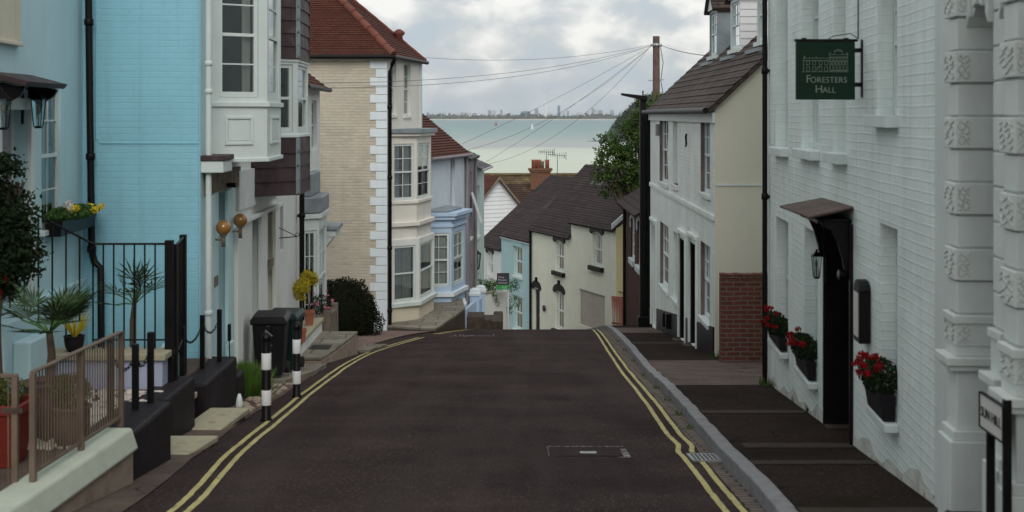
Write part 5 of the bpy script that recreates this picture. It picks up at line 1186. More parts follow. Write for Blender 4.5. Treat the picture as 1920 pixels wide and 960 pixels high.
mb=MB(); mb.tube([FQ.w(FQ.L-.2,.07,-1.4),FQ.w(FQ.L-.2,.07,-9)],.05,8); mb.tube([FQ.w(.15,.07,-1.4),FQ.w(.15,.07,-9)],.05,8); mb.build('drainpipe','grey_lilac',h7)
mb=MB(); mb.hexa([FQ.w(1.9,.02,-2.6),FQ.w(2.45,.02,-2.6),FQ.w(2.45,.05,-2.6),FQ.w(1.9,.05,-2.6),FQ.w(1.9,.35,-3.6),FQ.w(2.45,.35,-3.6),FQ.w(2.45,.38,-3.6),FQ.w(1.9,.38,-3.6)]); mb.build('open_window','white_paint',h7)
FZ=Fr((-1.295,45.84),(-1.03,49.2),1)
h8=thing('teal_house','pale teal house with grey slate roof at the end of the left row','house',(-1.3,45.9,gz(46)))
o8=[(1.0,1.7,-4.3,-2.5),(1.0,1.7,-8.2,-5.6)]
mb=MB(); wall(mb,FZ,0,FZ.L,-11,-1.84,[(*q,.1) for q in o8]); shell(mb,FZ,0,FZ.L,5,-11,-1.84); mb.build('front_wall','teal_render',h8)
window(h8,FZ,o8[0],cols=2,rows=(1,1),glass='glass_far',sill=(.06,.09,'teal_render')); door(h8,FZ,o8[1],'light_blue_paint')
mb=MB(); mb.rows(FZ.w(-.02,.25,-1.88),FZ.w(FZ.L+.12,.25,-1.88),FZ.w(FZ.L-1.2,-2.2,-.70),FZ.w(-.02,-2.2,-.70),.18); mb.rows(FZ.w(FZ.L+.12,.25,-1.88),FZ.w(FZ.L+.12,-5,-1.88),FZ.w(FZ.L-1.2,-2.2,-.70),FZ.w(FZ.L-1.2,-2.2,-.70),.2); mb.build('roof','grey_slate',h8)
mb=MB(); mb.tube([FZ.w(-.02,.28,-1.92),FZ.w(FZ.L+.15,.28,-1.92)],.045,8); mb.build('gutter_pipe','galvanised',h8)
c=at(893.5,487,46.6); lantern('street_lantern','ornate black wall lantern on a scrolled arm, on the teal house front',c,.15,.75,wall=(-1.28,46.4,c.z-.62),seg=6)
# --- white boarded gable, mossy roofed house with chimney, far roofs
FX=Fr((at(900,0,64.5).x,64.5),(at(985,0,66).x,66),1)
h9=thing('boarded_gable_house','white weatherboarded gable house with red tile roof, beyond the dark roofed terrace','house',(-1.2,64,gz(64)))
ax=at(931,331,65.1); u_=FX.U(931); zl,zr=FX.Z(905,362),FX.Z(975,386)
sl=(ax.z-zr)/(FX.U(975)-u_); uL=u_-1.5; uR=u_+2.0; hz_=lambda u: ax.z-abs(u-u_)*sl
mb=MB(); mb.closed=False; mb.poly([FX.w(uL,0,-14),FX.w(uR,0,-14),FX.w(uR,0,hz_(uR)),FX.w(u_,0,ax.z),FX.w(uL,0,hz_(uL))]); mb.poly([FX.w(uR,0,-14),FX.w(uR,-7,-14),FX.w(uR,-7,hz_(uR)),FX.w(uR,0,hz_(uR))]); mb.build('gable_wall','weatherboard',h9)
mb=MB(); z=-9.0
while z<ax.z-.1:
    k=max(.05,(ax.z-z-.2)/sl); a,b=max(uL,u_-k+.04),min(uR,u_+k-.04); mb.prism([FX.w(a,.0,z),FX.w(a,.035,z),FX.w(a,.008,z+.19)],FX.d.to_3d()*(b-a)); z+=.2
mb.build('boarding','weatherboard',h9)
mb=MB(); 
for s_,ue in ((-1,uL-.2),(1,uR+.2)):
    pts=(FX.w(ue,.22,hz_(ue)+.05),FX.w(ue,-7,hz_(ue)+.05),FX.w(u_,-7,ax.z+.06),FX.w(u_,.22,ax.z+.06)); mb.rows(*pts,.14)
mb.build('roof','red_tile',h9)
mb=MB()
for s_ in (-1,1):
    ue=u_+s_*2.2; mb.hexa([FX.w(u_,.24,ax.z-.14),FX.w(ue,.24,hz_(ue)-.14),FX.w(ue,.28,hz_(ue)-.14),FX.w(u_,.28,ax.z-.14),FX.w(u_,.24,ax.z+.02),FX.w(ue,.24,hz_(ue)+.02),FX.w(ue,.28,hz_(ue)+.02),FX.w(u_,.28,ax.z+.02)])
mb.build('bargeboard','old_wood',h9)
h10=thing('mossy_roof_house','house with yellow lichen covered roof ridge and brick chimney, below the sea view','house',(1,86,gz(86)))
z1=at(0,329,88).z; z2=z1-3.6; xa,xb=at(905,0,88).x,at(1100,0,88).x
mb=MB(); wbox(mb,xa+.3,xb,84.8,91.5,-20,z2+.3); mb.build('wall','cream_render',h10)
mb=MB(); mb.rows((xa,84.4,z2),(xb,84.4,z2),(xb,88.2,z1),(xa,88.2,z1),.16,.03); mb.rows((xb,92,z2),(xa,92,z2),(xa,88.21,z1),(xb,88.21,z1),.3); mb.build('roof','moss_tile',h10)
mb=MB()
for k in range(26): mb.tube([(xa+(xb-xa)*k/26,88.2,z1+.03),(xa+(xb-xa)*(k+1.05)/26,88.2,z1+.04)],[.13,.11],8)
mb.build('ridge_tiles','moss_tile',h10)
cs=at(1012,330,76); cx0,cx1=at(991,0,76).x,at(1033,0,76).x; zt=at(0,326,76).z; zb=0
chn=thing('chimney_stack_house','brown tiled house with the tall orange brick chimney and clay pots','house',(cs.x,70,gz(70)))
mb=MB(); wbox(mb,cx0+.12,cx1-.05,76,76.9,-14,zt)
for k,(e,za) in enumerate(((.02,zt),(.08,zt+.10),(.14,zt+.20))): wbox(mb,cx0+.12-e,cx1-.05+e,76-e,76.9+e,za,za+.098)
mb.build('chimney','orange_brick',chn)
for x,r,hh in ((1001,.15,.50),(1010,.16,.50),(1016.5,.13,.42),(1026,.13,.50)):
    mb=MB(); mb.lathe([(r*.9,0),(r*.85,hh*.8),(r,hh*.84),(r,hh),(r*.7,hh)],(at(x,0,76.4).x,76.45,zt+.298),14); mb.build('chimney_pot','terracotta' if x!=1016.5 else 'old_wall',chn)
mb=MB(); rA=at(938,341,77).x; zz=at(0,343,77).z; mb.rows((rA+.3,72.6,zz-2.8),(5,72.6,zz-2.8),(5,76.5,zz),(rA,76.5,zz),.17,.03); mb.rows((5,80,zz-2.6),(rA,80,zz-2.6),(rA,76.51,zz),(5,76.51,zz),.3); mb.build('roof','moss_brown_tile',chn)
mb=MB(); wbox(mb,rA+.5,4.9,73,79.5,-16,zz-2.75); mb.build('wall','cream_render',chn)
def aerial(x,ybase,ytop,d,span,lab,tilt=0):
    b=at(x,ybase,d); tp_=at(x,ytop,d); t=thing('tv_aerial',lab,'aerial',b,'tv aerials on the far roofs'); mb=MB(); mb.tube([b,tp_],.018,6); mb.build('mast','wire',t)
    mb=MB(); ax_=Vector((1,0,tilt)).normalized(); mb.tube([tp_-ax_*span*.5,tp_+ax_*span*.5],.014,5)
    for k in range(9): p=tp_+ax_*span*(k/8-.5); h=.10+.012*k; mb.tube([p+Vector((0,0,-h)),p+Vector((0,0,h))],.009,4)
    mb.tube([tp_+ax_*span*.5+Vector((.0,0,.2)),tp_+ax_*span*.38,tp_+ax_*span*.5+Vector((0,0,-.2))],.010,4); mb.build('elements','wire',t)
aerial(1025,322,285,76.4,.9,'upper left tv aerial on a short mast above the chimney pots',-.02)
aerial(1045,345,291,75,1.0,'right tv aerial on a tall mast, right of the chimney pots',-.08)
# --- planter wall with shrubs, estate agent's board
FP=Fr((at(908,0,47).x,47),(at(957,0,48).x,48),1)
pw=thing('planter_wall','tall white rendered planter wall with trailing green shrubs, beyond the road crest','wall',(-.5,47,gz(47)))
zt=FP.Z(930,548); mb=MB(); mb.box(FP,0,FP.L,-.9,0,-9,zt); mb.build('wall_face','white_render',pw,bevel=.02); mb=MB(); mb.box(FP,-.04,FP.L*.36,-.94,.04,zt,zt+.07); mb.build('coping','slab_stone',pw,bevel=.01)
sh=thing('trailing_shrub','green shrub spilling over the white planter wall','shrub',FP.w(.5,-.3,zt)); rng=random.Random(41); mb=MB(); mb.closed=False
for k in range(16): p=FP.w(rng.uniform(.05,FP.L+.15),rng.uniform(-.5,.2),zt+rng.uniform(.05,.35)); mb.leaves(p,(.22,.22,.17),80,.07,rng)
for k in range(7): p=FP.w(rng.uniform(.3,FP.L+.25),.10,zt-rng.uniform(.0,.75)); mb.leaves(p,(.09,.09,.2),34,.06,rng)
mb.leaves(FP.w(FP.L+.2,.1,zt-.45),(.16,.16,.25),110,.07,rng)
mb.build('foliage','leaf_mid',sh); mb=MB(); mb.tube([FP.w(.5,-.3,zt),FP.w(.55,-.2,zt+.4)],.03,6); mb.build('stem','bark',sh)
es=thing('estate_sign','dark grey and green estate agent board on a post above the planter shrubs','sign',(at(943,0,46.8).x,46.8,zt))
SE=Fr((at(932,0,46.8).x,46.8),(at(955,0,46.9).x,46.9),1); z0,z1,z2=SE.Z(943,543),SE.Z(943,534.5),SE.Z(943,512)
mb=MB(); mb.box(SE,0,SE.L,-.02,0,z1,z2); mb.build('board','estate_grey',es); mb=MB(); mb.box(SE,0,SE.L,-.02,.001,z0,z1-.002); mb.build('green_strip','estate_green',es)
mb=MB(); mb.box(SE,SE.L*.86,SE.L*.98,-.09,-.02,-8.5,z2); mb.build('post','white_paint',es)
merge_text([('Hose',.10,SE.w(.04,.006,z2-.17),(1,0,0),(0,0,1),'LEFT'),('Rhodes',.10,SE.w(.04,.006,z2-.27),(1,0,0),(0,0,1),'LEFT'),('Dickson',.10,SE.w(.04,.006,z2-.37),(1,0,0),(0,0,1),'LEFT'),('SALE',.12,SE.w(SE.L*.5,.008,z0+.035),(1,0,0),(0,0,1),'CENTER')],'text_white',es)
# --- lavender garden wall with white caps
gwl=thing('garden_wall','lavender garden wall with white capped piers below the teal house','wall',(-1.4,41,gz(41)))
pp_=[at(863,573,39.6),at(890,554,42.5),at(901,548,44.5)]
mb=MB()
for p in pp_: wbox(mb,p.x-.15,p.x+.15,p.y-.15,p.y+.15,-9,p.z)
for a,b in ((pp_[0],pp_[1]),(pp_[1],pp_[2])): mb.hexa([Vector((a.x-.06,a.y+.15,-9)),Vector((a.x+.06,a.y+.15,-9)),Vector((b.x+.06,b.y-.15,-9)),Vector((b.x-.06,b.y-.15,-9)),Vector((a.x-.06,a.y+.15,a.z-.25)),Vector((a.x+.06,a.y+.15,a.z-.25)),Vector((b.x+.06,b.y-.15,b.z-.15)),Vector((b.x-.06,b.y-.15,b.z-.15))])
wbox(mb,-2.2,pp_[0].x-.15,39.4,39.55,-8,-5.55); mb.build('wall_face','lavender',gwl)
mb=MB()
for p in pp_: mb.lathe([(.26,0),(.27,.08),(.22,.15),(.22,.19),(.1,.24)],p,4,math.pi/4)
wbox(mb,-2.2,pp_[0].x-.16,39.36,39.59,-5.55,-5.49); mb.build('cap','quoin_white',gwl,bevel=.015)
# --- flagstone platform and dark steps
def slabpoly(name,lab,cat,pts,z,th,m,kind=None,bevel=.012):
    mb=MB(); mb.prism([(x,y,z-th) for x,y in pts],(0,0,th)); o=mb.build(name,m,bevel=bevel); 
    if kind: o['kind']=kind
    else: tag(o,lab,cat)
    return o
pf=thing('stone_platform','raised flagstone platform with dark stone edge in front of the cream bay','platform',(-2,35,gz(35)))
pts=[(-3.15,33.9),(-1.92,33.35),(-1.30,36.95),(-1.45,38.9),(-2.6,38.5)]
mb=MB(); mb.prism([(x,y,-6.8) for x,y in pts],(0,0,1.38)); mb.build('stone_edge','old_stone',pf,bevel=.02); mb=MB(); mb.prism([(x,y,-5.418) for x,y in pts],(0,0,.06)); mb.build('paving','flagstone',pf,bevel=.01)
for i,(x0,x1,y0,y1,z) in enumerate(((-1.28,-.80,37.7,38.7,-5.72),(-1.05,-.62,39.0,40.0,-6.0),(-.95,-.45,40.2,41.3,-6.22),(-1.05,-.30,41.6,43.0,-6.45))):
    mb=MB(); wbox(mb,x0,x1,y0,y1,-8,z); tag(mb.build('stone_step','old_stone',bevel=.02),['topmost dark stone step','second dark stone step from the top','third dark stone step from the top','lowest dark stone step'][i]+' beside the road crest, below the lavender wall','step','dark stone steps at the crest')
mb=MB(); wbox(mb,at(925,0,44).x,at(943,0,44).x,44,44.6,-8.5,at(0,588,44).z); tag(mb.build('stone_block','old_stone',bevel=.05),'rough dark stone block at the foot of the white planter wall','stone')
# --- hedge on the forecourt
hg=thing('hedge','big rounded dark green hedge against the beige brick wall','hedge',(-3.72,31.4,gz(31.4))); rng=random.Random(51); mb=MB(); mb.closed=False
mb.leaves((-4.02,31.4,-4.64),(.86,.95,.82),14000,.055,rng,cut=-5.2); mb.leaves((-3.5,31.2,-4.9),(.52,.7,.5),3500,.055,rng,cut=-5.2); [mb.leaves((-4.02+rng.uniform(-.7,.75),31.0+rng.uniform(-.2,.4),-4.0+rng.uniform(-.35,.08)),(.12,.12,.10),60,.06,rng) for _ in range(16)]; mb.build('foliage','leaf_hedge',hg)
mb=MB(); mb.lathe([(.66,-.7),(.72,-.1),(.62,.2),(.4,.5),(.1,.66)],(-3.95,31.45,-4.62),16); mb.build('inner_growth','leaf_hedge',hg)
# --- raised flag terrace, low slabs
rt=thing('flagstone_terrace','raised flagstone terrace with rough stone edge, beside the terracotta pots','terrace',(-3.4,24,gz(24)))
pts=[(-3.95,22.5),(-3.22,22.5),(-3.10,23.4),(-2.92,25.25),(-3.95,25.3)]
mb=MB(); mb.prism([(x,y,-4.9) for x,y in pts],(0,0,.745)); mb.build('stone_edge','old_wall',rt,bevel=.02); mb=MB(); mb.prism([(x,y,-4.153) for x,y in pts],(0,0,.05)); mb.build('paving','flagstone',rt,bevel=.01)
gm=MB(); wbox(gm,-3.55,-3.2,23.3,23.75,-4.103,-4.095); gm.build('iron_grid','ink_black',rt)
for (pts,z,lab) in (([(-3.9,18.9),(-3.22,18.9),(-3.05,20.4),(-3.05,21.9),(-3.9,21.9)],lambda y:gz(y)+.07,'cracked flagstones under the two wheelie bins'),([(-3.0,25.6),(-2.72,25.6),(-2.55,27.3),(-3.0,27.3)],lambda y:gz(y)+.06,'low flagstones past the raised terrace')):
    mb=MB(); b_=[Vector((x,y,z(y)-.10)) for x,y in pts]; mb.prism(b_,(0,0,.10)); o=mb.build('flagstones','flagstone',bevel=.01); o['kind']='structure'
lw=thing('low_wall','low white edged wall carrying the two terracotta pots','wall',(-3.8,23.5,gz(23))); mb=MB(); wbox(mb,-4.0,-3.60,21.9,25.3,-4.9,-3.92); mb.build('wall_face','white_render',lw,bevel=.01); mb=MB(); wbox(mb,-4.0,-3.57,21.88,25.32,-3.918,-3.85); mb.build('coping','slab_stone',lw,bevel=.01)
def standard(x,d,zb,ps,zball,rb,lab,seed):
    c=Vector(((x-CX)/FPX*d,d,zb)); t=thing('topiary_pot',lab,'potted plant',c,'golden topiary in terracotta pots'); mb=MB(); k=ps
    mb.lathe([(k*.72,0),(k*1.02,k*1.9),(k*1.15,k*1.92),(k*1.15,k*2.35),(k*1.0,k*2.35),(k*.95,k*2.1)],c,4,math.pi/4+.25); mb.build('pot','terracotta',t,bevel=.01)
    mb=MB(); mb.lathe([(k*.9,k*2.12),(.01,k*2.16)],c,4,math.pi/4+.25); mb.build('compost','soil',t)
    mb=MB(); mb.tube([c+Vector((0,0,k*2)),c+Vector((.01,0,(zball-zb)*.5)),Vector((c.x,c.y,zball))],.010,6); mb.build('stem','bark',t)
    rng=random.Random(seed); mb=MB(); mb.closed=False
    for _ in range(26): o=Vector((rng.gauss(0,1),rng.gauss(0,1),rng.gauss(0,1))).normalized()*rb*rng.uniform(.4,.85); mb.leaves(Vector((c.x,c.y,zball))+o,(rb*.42,)*3,95,.036,rng)
    mb.build('foliage','leaf_gold',t)
standard(580,24.4,-3.85,.115,at(0,522,24.4).z,.165,'golden round topiary in terracotta pot, rear and taller of the two',61)
standard(566,22.6,-3.85,.095,at(0,543,22.6).z,.18,'golden round topiary in terracotta pot, nearer and lower of the two',62)
pk=thing('flower_planter','weathered wooden planter of pink flowers behind the terracotta pots','planter',(-3.62,26,gz(26))); mb=MB(); wbox(mb,-3.78,-3.50,25.6,26.6,gz(26)-.1,-3.86); mb.build('box','old_wood',pk,bevel=.02)
for y in (25.55,26.6): mb=MB(); wbox(mb,-3.62,-3.48,y,y+.12,gz(26)-.2,-3.76); mb.build('post','old_wood',pk,bevel=.01)
rng=random.Random(65); mb=MB(); mb.leaves((-3.72,25.9,-3.68),(.22,.3,.20),620,.045,rng); mb.build('leaves','leaf_dark',pk)
for _ in range(13):
    mb=MB(); mb.closed=False; mb.leaves((-3.66+rng.uniform(-.2,.2),25.6+rng.uniform(-.1,.4),-3.62+rng.uniform(-.15,.2)),(.03,.03,.03),22,.032,rng); mb.build('bloom','petal_pink',pk)
# --- wheelie bins
def bin_(x,y,m,lab,rot=0,open_=False,K=.87):
    z=gz(y)+.085; t=thing('wheelie_bin',lab,'bin',(x,y,z),'wheelie bins'); c,s_=math.cos(rot),math.sin(rot)
    def T(a,b,zz): a*=K; b*=K; return Vector((x+a*c-b*s_,y+a*s_+b*c,z+zz*K))
    def bx(mb,a0,a1,b0,b1,z0,z1,e=0): mb.hexa([T(a0+e,b0+e,z0),T(a1-e,b0+e,z0),T(a1-e,b1-e,z0),T(a0+e,b1-e,z0),T(a0,b0,z1),T(a1,b0,z1),T(a1,b1,z1),T(a0,b1,z1)])
    mb=MB(); bx(mb,-.27,.27,-.31,.31,.05,.93,.055); bx(mb,-.30,.30,-.34,.34,.90,.96); bx(mb,-.05,.05,-.345,-.30,.55,.9); mb.build('body',m,t,bevel=.02)
    mb=MB(); L0=[T(-.31,-.37,.965),T(.31,-.37,.965),T(.31,.36,1.0),T(-.31,.36,1.0)]; mb.hexa(L0+[T(-.25,-.30,1.03),T(.25,-.30,1.03),T(.25,.30,1.06),T(-.25,.30,1.06)])
    mb.tube([T(-.25,.40,1.0),T(.25,.40,1.0)],.02,8); mb.build('lid',m,t,bevel=.015)
    for a in (-.24,.24): mb=MB(); mb.tube([T(a-.03,.30,.10),T(a+.03,.30,.10)],.085,16); mb.build('wheel','ink_black',t)
    return t
b1=bin_(-3.50,19.35,'bin_black','black wheelie bin with slightly raised lid, in front of the green bin',.05)
mb=MB(); mb.tube([(-3.22,18.99,gz(19.35)+.80),(-3.16,18.985,gz(19.35)+.80)],.001,4) if False else None
mb=MB(); c=Vector((-3.48,19.035,gz(19.35)+.74)); mb.prism([c+Vector((-.06,0,-.05)),c+Vector((.07,0,-.02)),c+Vector((-.04,0,.07))],(0,-.004,0)); mb.prism([c+Vector((-.06,.01,-.19)),c+Vector((.06,.01,-.16)),c+Vector((0,.01,-.13))],(0,-.004,0)); mb.build('recycling_mark','galvanised',b1); mb=MB(); mb.leaves((-3.40,19.12,gz(19.35)+.93),(.14,.06,.03),60,.06,random.Random(2)); mb.build('red_bag','red_plastic',b1)
bin_(-3.47,20.35,'bin_green','dark green wheelie bin behind the black one',-.06)
# --- black and white bollards
def bollard(x,y,lab):
    z=gz(y)+.003; t=thing('bollard',lab,'bollard',(x,y,z),'black and white bollards'); r=.050
    bands=[(.175,.34,'bollard_white'),(.565,.745,'bollard_white')]
    mb=MB(); mb.lathe([(r*1.25,-.02),(r*1.25,.02),(r,.04),(r,.86),(r*.9,.88),(r*1.15,.89),(r*1.15,.92),(r*.8,.95),(r*.3,.97)],(x,y,z),20); mb.build('post','black_paint',t)
    for a,b,m in bands:
        if m=='bollard_white': mb=MB(); mb.lathe([(r+.002,a),(r+.0035,a+.004),(r+.0035,b-.004),(r+.002,b)],(x,y,z),20); mb.build('white_band',m,t)
bollard(-2.69,14.6,'nearer black and white banded bollard beside the yellow lines'); bollard(-2.77,17.15,'farther black and white banded bollard beside the green bin')
bin_(-1.75,41.3,'bin_black','distant black wheelie bin behind the lavender garden wall')
# --- grass clump and oddments
gc=MB(); gc.closed=False; rng=random.Random(71)
for _ in range(1200):
    a=rng.uniform(0,6.28); rr_=abs(rng.gauss(0,.10)); b=Vector((-3.44+rr_*math.cos(a),17.2+rr_*1.4*math.sin(a),gz(17.2))); hh=rng.uniform(.2,.52)*(1-rr_*.9); l=Vector((math.cos(a)*rr_*1.0+rng.gauss(0,.05),math.sin(a)*rr_+rng.gauss(0,.05),hh)); s_=Vector((.008,0,0)); gc.add([b-s_,b+s_,b+l*.55+s_*.8,b+l,b+l*.55-s_*.8],[(0,1,2,3,4)])
for _ in range(9):
    gc.leaves((-3.44+rng.uniform(-.17,.17),17.15+rng.uniform(-.2,.2),gz(17.2)+rng.uniform(.10,.36)),(.09,.09,.09),70,.045,rng)
tag(gc.build('grass_clump','grass_tuft',base=(-3.36,17.2,gz(17.2))),'bright green feathery plant clump beside the black planter walls','plant')
mb=MB(); mb.lathe([(.03,0),(.045,.05),(.035,.12),(.015,.18)],(-3.19,15.6,gz(15.6)+.02),10); tag(mb.build('white_stone','white_paint'),'small upright white painted stone by the green clump','stone')
cbx=thing('cable_plug','black plug hanging on a cable against the light blue door reveal','cable',w_:=FT.w(FT.U(430,.12),.12,FT.Z(430,640,.12)))
mb=MB(); u=FT.U(430,.12); z=FT.Z(430,625,.12); mb.box(FT,u-.03,u+.03,.10,.14,z-.10,z+.12); mb.build('plug','black_paint',cbx,bevel=.01); mb=MB(); mb.tube([FT.w(u,.12,z-.1),FT.w(u+.03,.12,z-.35),FT.w(u-.03,.12,z-.6),FT.w(u,.1,-4.0)],.008,6); mb.build('cord','black_paint',cbx)

# --- black planter walls with chain posts, stone slabs
def chain(mb,a,b,sag,r=.006):
    a,b=Vector(a),Vector(b); n_=max(6,int((b-a).length/.032))
    pts=[a.lerp(b,i/n_)-Vector((0,0,sag*4*(i/n_)*(1-i/n_))) for i in range(n_+1)]
    for i in range(n_):
        p,q=pts[i],pts[i+1]; d=(q-p); s_=d.cross(Vector((0,0,1))); s_=s_.normalized() if s_.length>1e-6 else Vector((1,0,0)); s_=s_ if i%2 else d.cross(s_).normalized(); m_=(p+q)/2
        e=d*.75; ring_=[m_+e*math.cos(t)*.9+s_*.014*math.sin(t) for t in [k*math.pi/3 for k in range(7)]]
        mb.tube(ring_,r*.8,4,False)
def planter(lab,x0,x1,y0,y1,zt,posts,seed=0):
    t=thing('black_planter_wall',lab,'wall',((x0+x1)/2,y0,gz(y0)),'black rendered planter walls'); mb=MB(); wbox(mb,x0,x1,y0,y1,gz(y0)-.5,zt); mb.build('wall_face','black_planter',t,bevel=.03)
    ps=[]
    for (px_,py_,h) in posts: mb=MB(); wbox(mb,px_-.026,px_+.026,py_-.026,py_+.026,zt-.02,zt+h); mb.build('post','black_iron',t,bevel=.005); ps.append((px_,py_,zt+h-.10))
    if len(ps)>1:
        mb=MB()
        for a,b in zip(ps,ps[1:]): chain(mb,a,b,.14)
        mb.build('chain','black_iron',t)
    return t
planter('nearest black planter wall with chain posts, next to the bronze fence',-3.42,-3.0,10.55,11.75,-2.52,[(-3.33,11.05,.66),(-3.22,11.4,.56),(-3.16,11.66,.62)])
planter('middle low black planter wall, beside the tall black gate posts',-3.62,-3.30,12.75,13.9,-2.72,[])
planter('farthest black planter wall with three posts, beside the green clump',-3.75,-3.36,14.6,16.3,-2.95,[(-3.66,14.8,.60),(-3.60,15.5,.62),(-3.50,15.95,.62)])
planter('small black block between the nearest and middle planter walls',-3.45,-3.24,12.2,12.6,-2.95,[])
planter('narrow tall black block at the end of the farthest planter wall',-3.50,-3.36,16.32,16.75,-3.2,[])
for i,(pts,z,lab) in enumerate((([(-3.36,11.80),(-2.95,11.80),(-2.80,12.72),(-3.30,12.72)],-3.06,'pale stone step slab nearest the camera beside the black planter walls'),([(-3.42,13.75),(-3.0,13.75),(-2.90,14.75),(-3.34,14.75)],-3.24,'pale stone step slab nearest the first bollard'),([(-3.75,14.1),(-3.43,14.1),(-3.43,14.55),(-3.75,14.55)],-3.02,'small pale stone slab tucked between middle and farthest planter walls'))):
    t=thing('stone_slab_step',lab,'step',(pts[0][0],pts[0][1],gz(pts[0][1])),'pale stone step slabs'); mb=MB(); mb.prism([(x,y,z-.06) for x,y in pts],(0,0,.06)); mb.build('slab','slab_stone',t,bevel=.012)
    mb=MB(); cx_=sum(p[0] for p in pts)/4; cy_=sum(p[1] for p in pts)/4; mb.prism([(cx_+(x-cx_)*.86,cy_+(y-cy_)*.86,gz(cy_)-.3) for x,y in pts],(0,0,z-.062-gz(cy_)+.3)); mb.build('support','old_stone',t,bevel=.02)
rng=random.Random(81); rb=MB()
for _ in range(60): y=rng.uniform(13.9,18.8); x=roadL(y)-rng.uniform(.03,.28); r=rng.uniform(.02,.07); rb.lathe([(r,-.02),(r*1.1,r*.4),(r*.5,r*.8)],(x,y,gz(y)+.012),6,rng.uniform(0,3))
tag(rb.build('rubble','old_wall'),'loose stones along the left edge of the road','rubble',kind='stuff')

# --- terrace of the first house, railings
trc=thing('front_terrace','raised lilac walled terrace with stone coping behind the black railings','terrace',(-4.3,13.4,-3.3))
mb=MB(); wbox(mb,-5.3,-3.50,13.35,13.62,-3.9,-2.46); mb.build('wall_face','terrace_wall',trc); mb=MB(); wbox(mb,-5.3,-3.46,13.30,13.70,-2.458,-2.39); mb.build('coping','slab_stone',trc,bevel=.012)
mb=MB(); wbox(mb,-5.3,-3.62,13.63,15.98,-3.9,-2.92); mb.build('terrace_floor','concrete',trc); mb=MB(); wbox(mb,-5.4,-4.72,12.4,13.29,-3.9,-1.95); wbox(mb,-4.72,-4.55,12.6,13.29,-3.9,-2.15); mb.build('landing','pale_blue_render',trc,bevel=.02)
rl=thing('black_railings','black metal railings sloping down from the pale blue house door to a thick post','railing',(-4,13.6,-2.4))
def pickets(mb,a,b,za,zb,z0a,z0b,n_,r=.009):
    for i in range(n_+1): t_=i/n_; x,y=a[0]+(b[0]-a[0])*t_,a[1]+(b[1]-a[1])*t_; mb.tube([(x,y,z0a+(z0b-z0a)*t_),(x,y,za+(zb-za)*t_)],r,6)
mb=MB(); P1,P2,P3=(-4.95,13.15,-.85),(-4.28,13.62,-1.32),(-3.54,13.62,-1.32)
mb.tube([P1,P2,P3],.013,6); mb.build('top_rail','black_iron',rl); mb=MB(); mb.tube([(P2[0],P2[1],-2.30),(P3[0],P3[1],-2.30)],.010,6); mb.build('bottom_rail','black_iron',rl)
mb=MB(); pickets(mb,P1,P2,P1[2],P2[2],-1.9,-2.39,6); pickets(mb,P2,P3,P2[2],P3[2],-2.39,-2.39,7); mb.build('pickets','black_iron',rl)
mb=MB(); wbox(mb,-3.535,-3.455,13.56,13.64,-3.4,-1.28); mb.build('post','black_iron',rl,bevel=.004)
gt=thing('tall_gate','tall black barred gate standing open between two square posts','gate',(-3.6,14,-3.3)); mb=MB(); 
for (x,y,z0,z1) in ((-3.47,13.70,-3.3,-1.33),(-3.70,15.0,-3.0,-1.35)): mb=MB(); wbox(mb,x-.035,x+.035,y-.035,y+.035,z0,z1); mb.build('post','black_iron',gt,bevel=.004)
mb=MB(); pickets(mb,(-3.48,13.76),(-3.69,14.94),-1.36,-1.38,-2.55,-2.55,11,.008); mb.build('bars','black_iron',gt); mb=MB(); mb.tube([(-3.48,13.74,-1.36),(-3.69,14.96,-1.38)],.013,6); mb.tube([(-3.48,13.74,-2.5),(-3.69,14.96,-2.5)],.013,6); mb.build('rail','black_iron',gt)
sw=MB(); sw.prism([(-3.56,13.72,-2.45),(-3.74,15.0,-2.45),(-3.74,15.0,-3.3),(-3.56,13.72,-3.3)],(-.10,0,0)); tag(sw.build('stair_wall','pale_blue_render',bevel=.01),'short pale blue wall panel under the tall black gate','wall')
# --- garden floor, pebbles, fence on white coping wall
gf=MB(); wbox(gf,-7.5,-3.13,7.2,10.54,-3.6,-2.75); wbox(gf,-7.5,-3.44,10.545,13.34,-3.6,-2.75); o=gf.build('garden_floor','concrete'); o['kind']='structure'
rng=random.Random(91); pb=MB()
for _ in range(700):
    x=rng.uniform(-4.3,-3.45); y=rng.uniform(10.9,13.2); r=rng.uniform(.022,.05); pb.lathe([(r*.6,0),(r,r*.35),(r*.55,r*.75)],(x,y,-2.75),6,rng.uniform(0,3))
tag(pb.build('pebbles','pebble'),'pale pebbles covering the garden bed behind the bronze fence','pebbles',kind='stuff')
FWl=Fr((-3.20,6.9),(-2.98,10.5),1); cw=thing('coping_wall','low wall with thick white coping beside the road, at bottom left','wall',FWl.w(0,0,gz(7)))
mb=MB(); mb.box(FWl,0,FWl.L,-.26,0,-3.4,-2.64); mb.build('wall_face','old_wall',cw,bevel=.01); mb=MB(); mb.hexa([FWl.w(0,-.30,-2.638),FWl.w(FWl.L+.03,-.30,-2.638),FWl.w(FWl.L+.03,.035,-2.638),FWl.w(0,.035,-2.638),FWl.w(0,-.28,-2.47),FWl.w(FWl.L+.03,-.28,-2.47),FWl.w(FWl.L+.03,-.02,-2.47),FWl.w(0,-.02,-2.47)]); mb.build('coping','coping_white',cw,bevel=.02)
bf=thing('bronze_fence','bronze painted metal fence standing on the white coping wall','fence',FWl.w(1.9,-.15,-2.47)); n_=-.15
ps=[FWl.U(x,n_) for x in (62,152,227)]; ft=-1.76
for u in ps: mb=MB(); mb.box(FWl,u-.022,u+.022,n_-.02,n_+.02,-2.49,ft+.02); mb.build('post','bronze_fence',bf,bevel=.003)
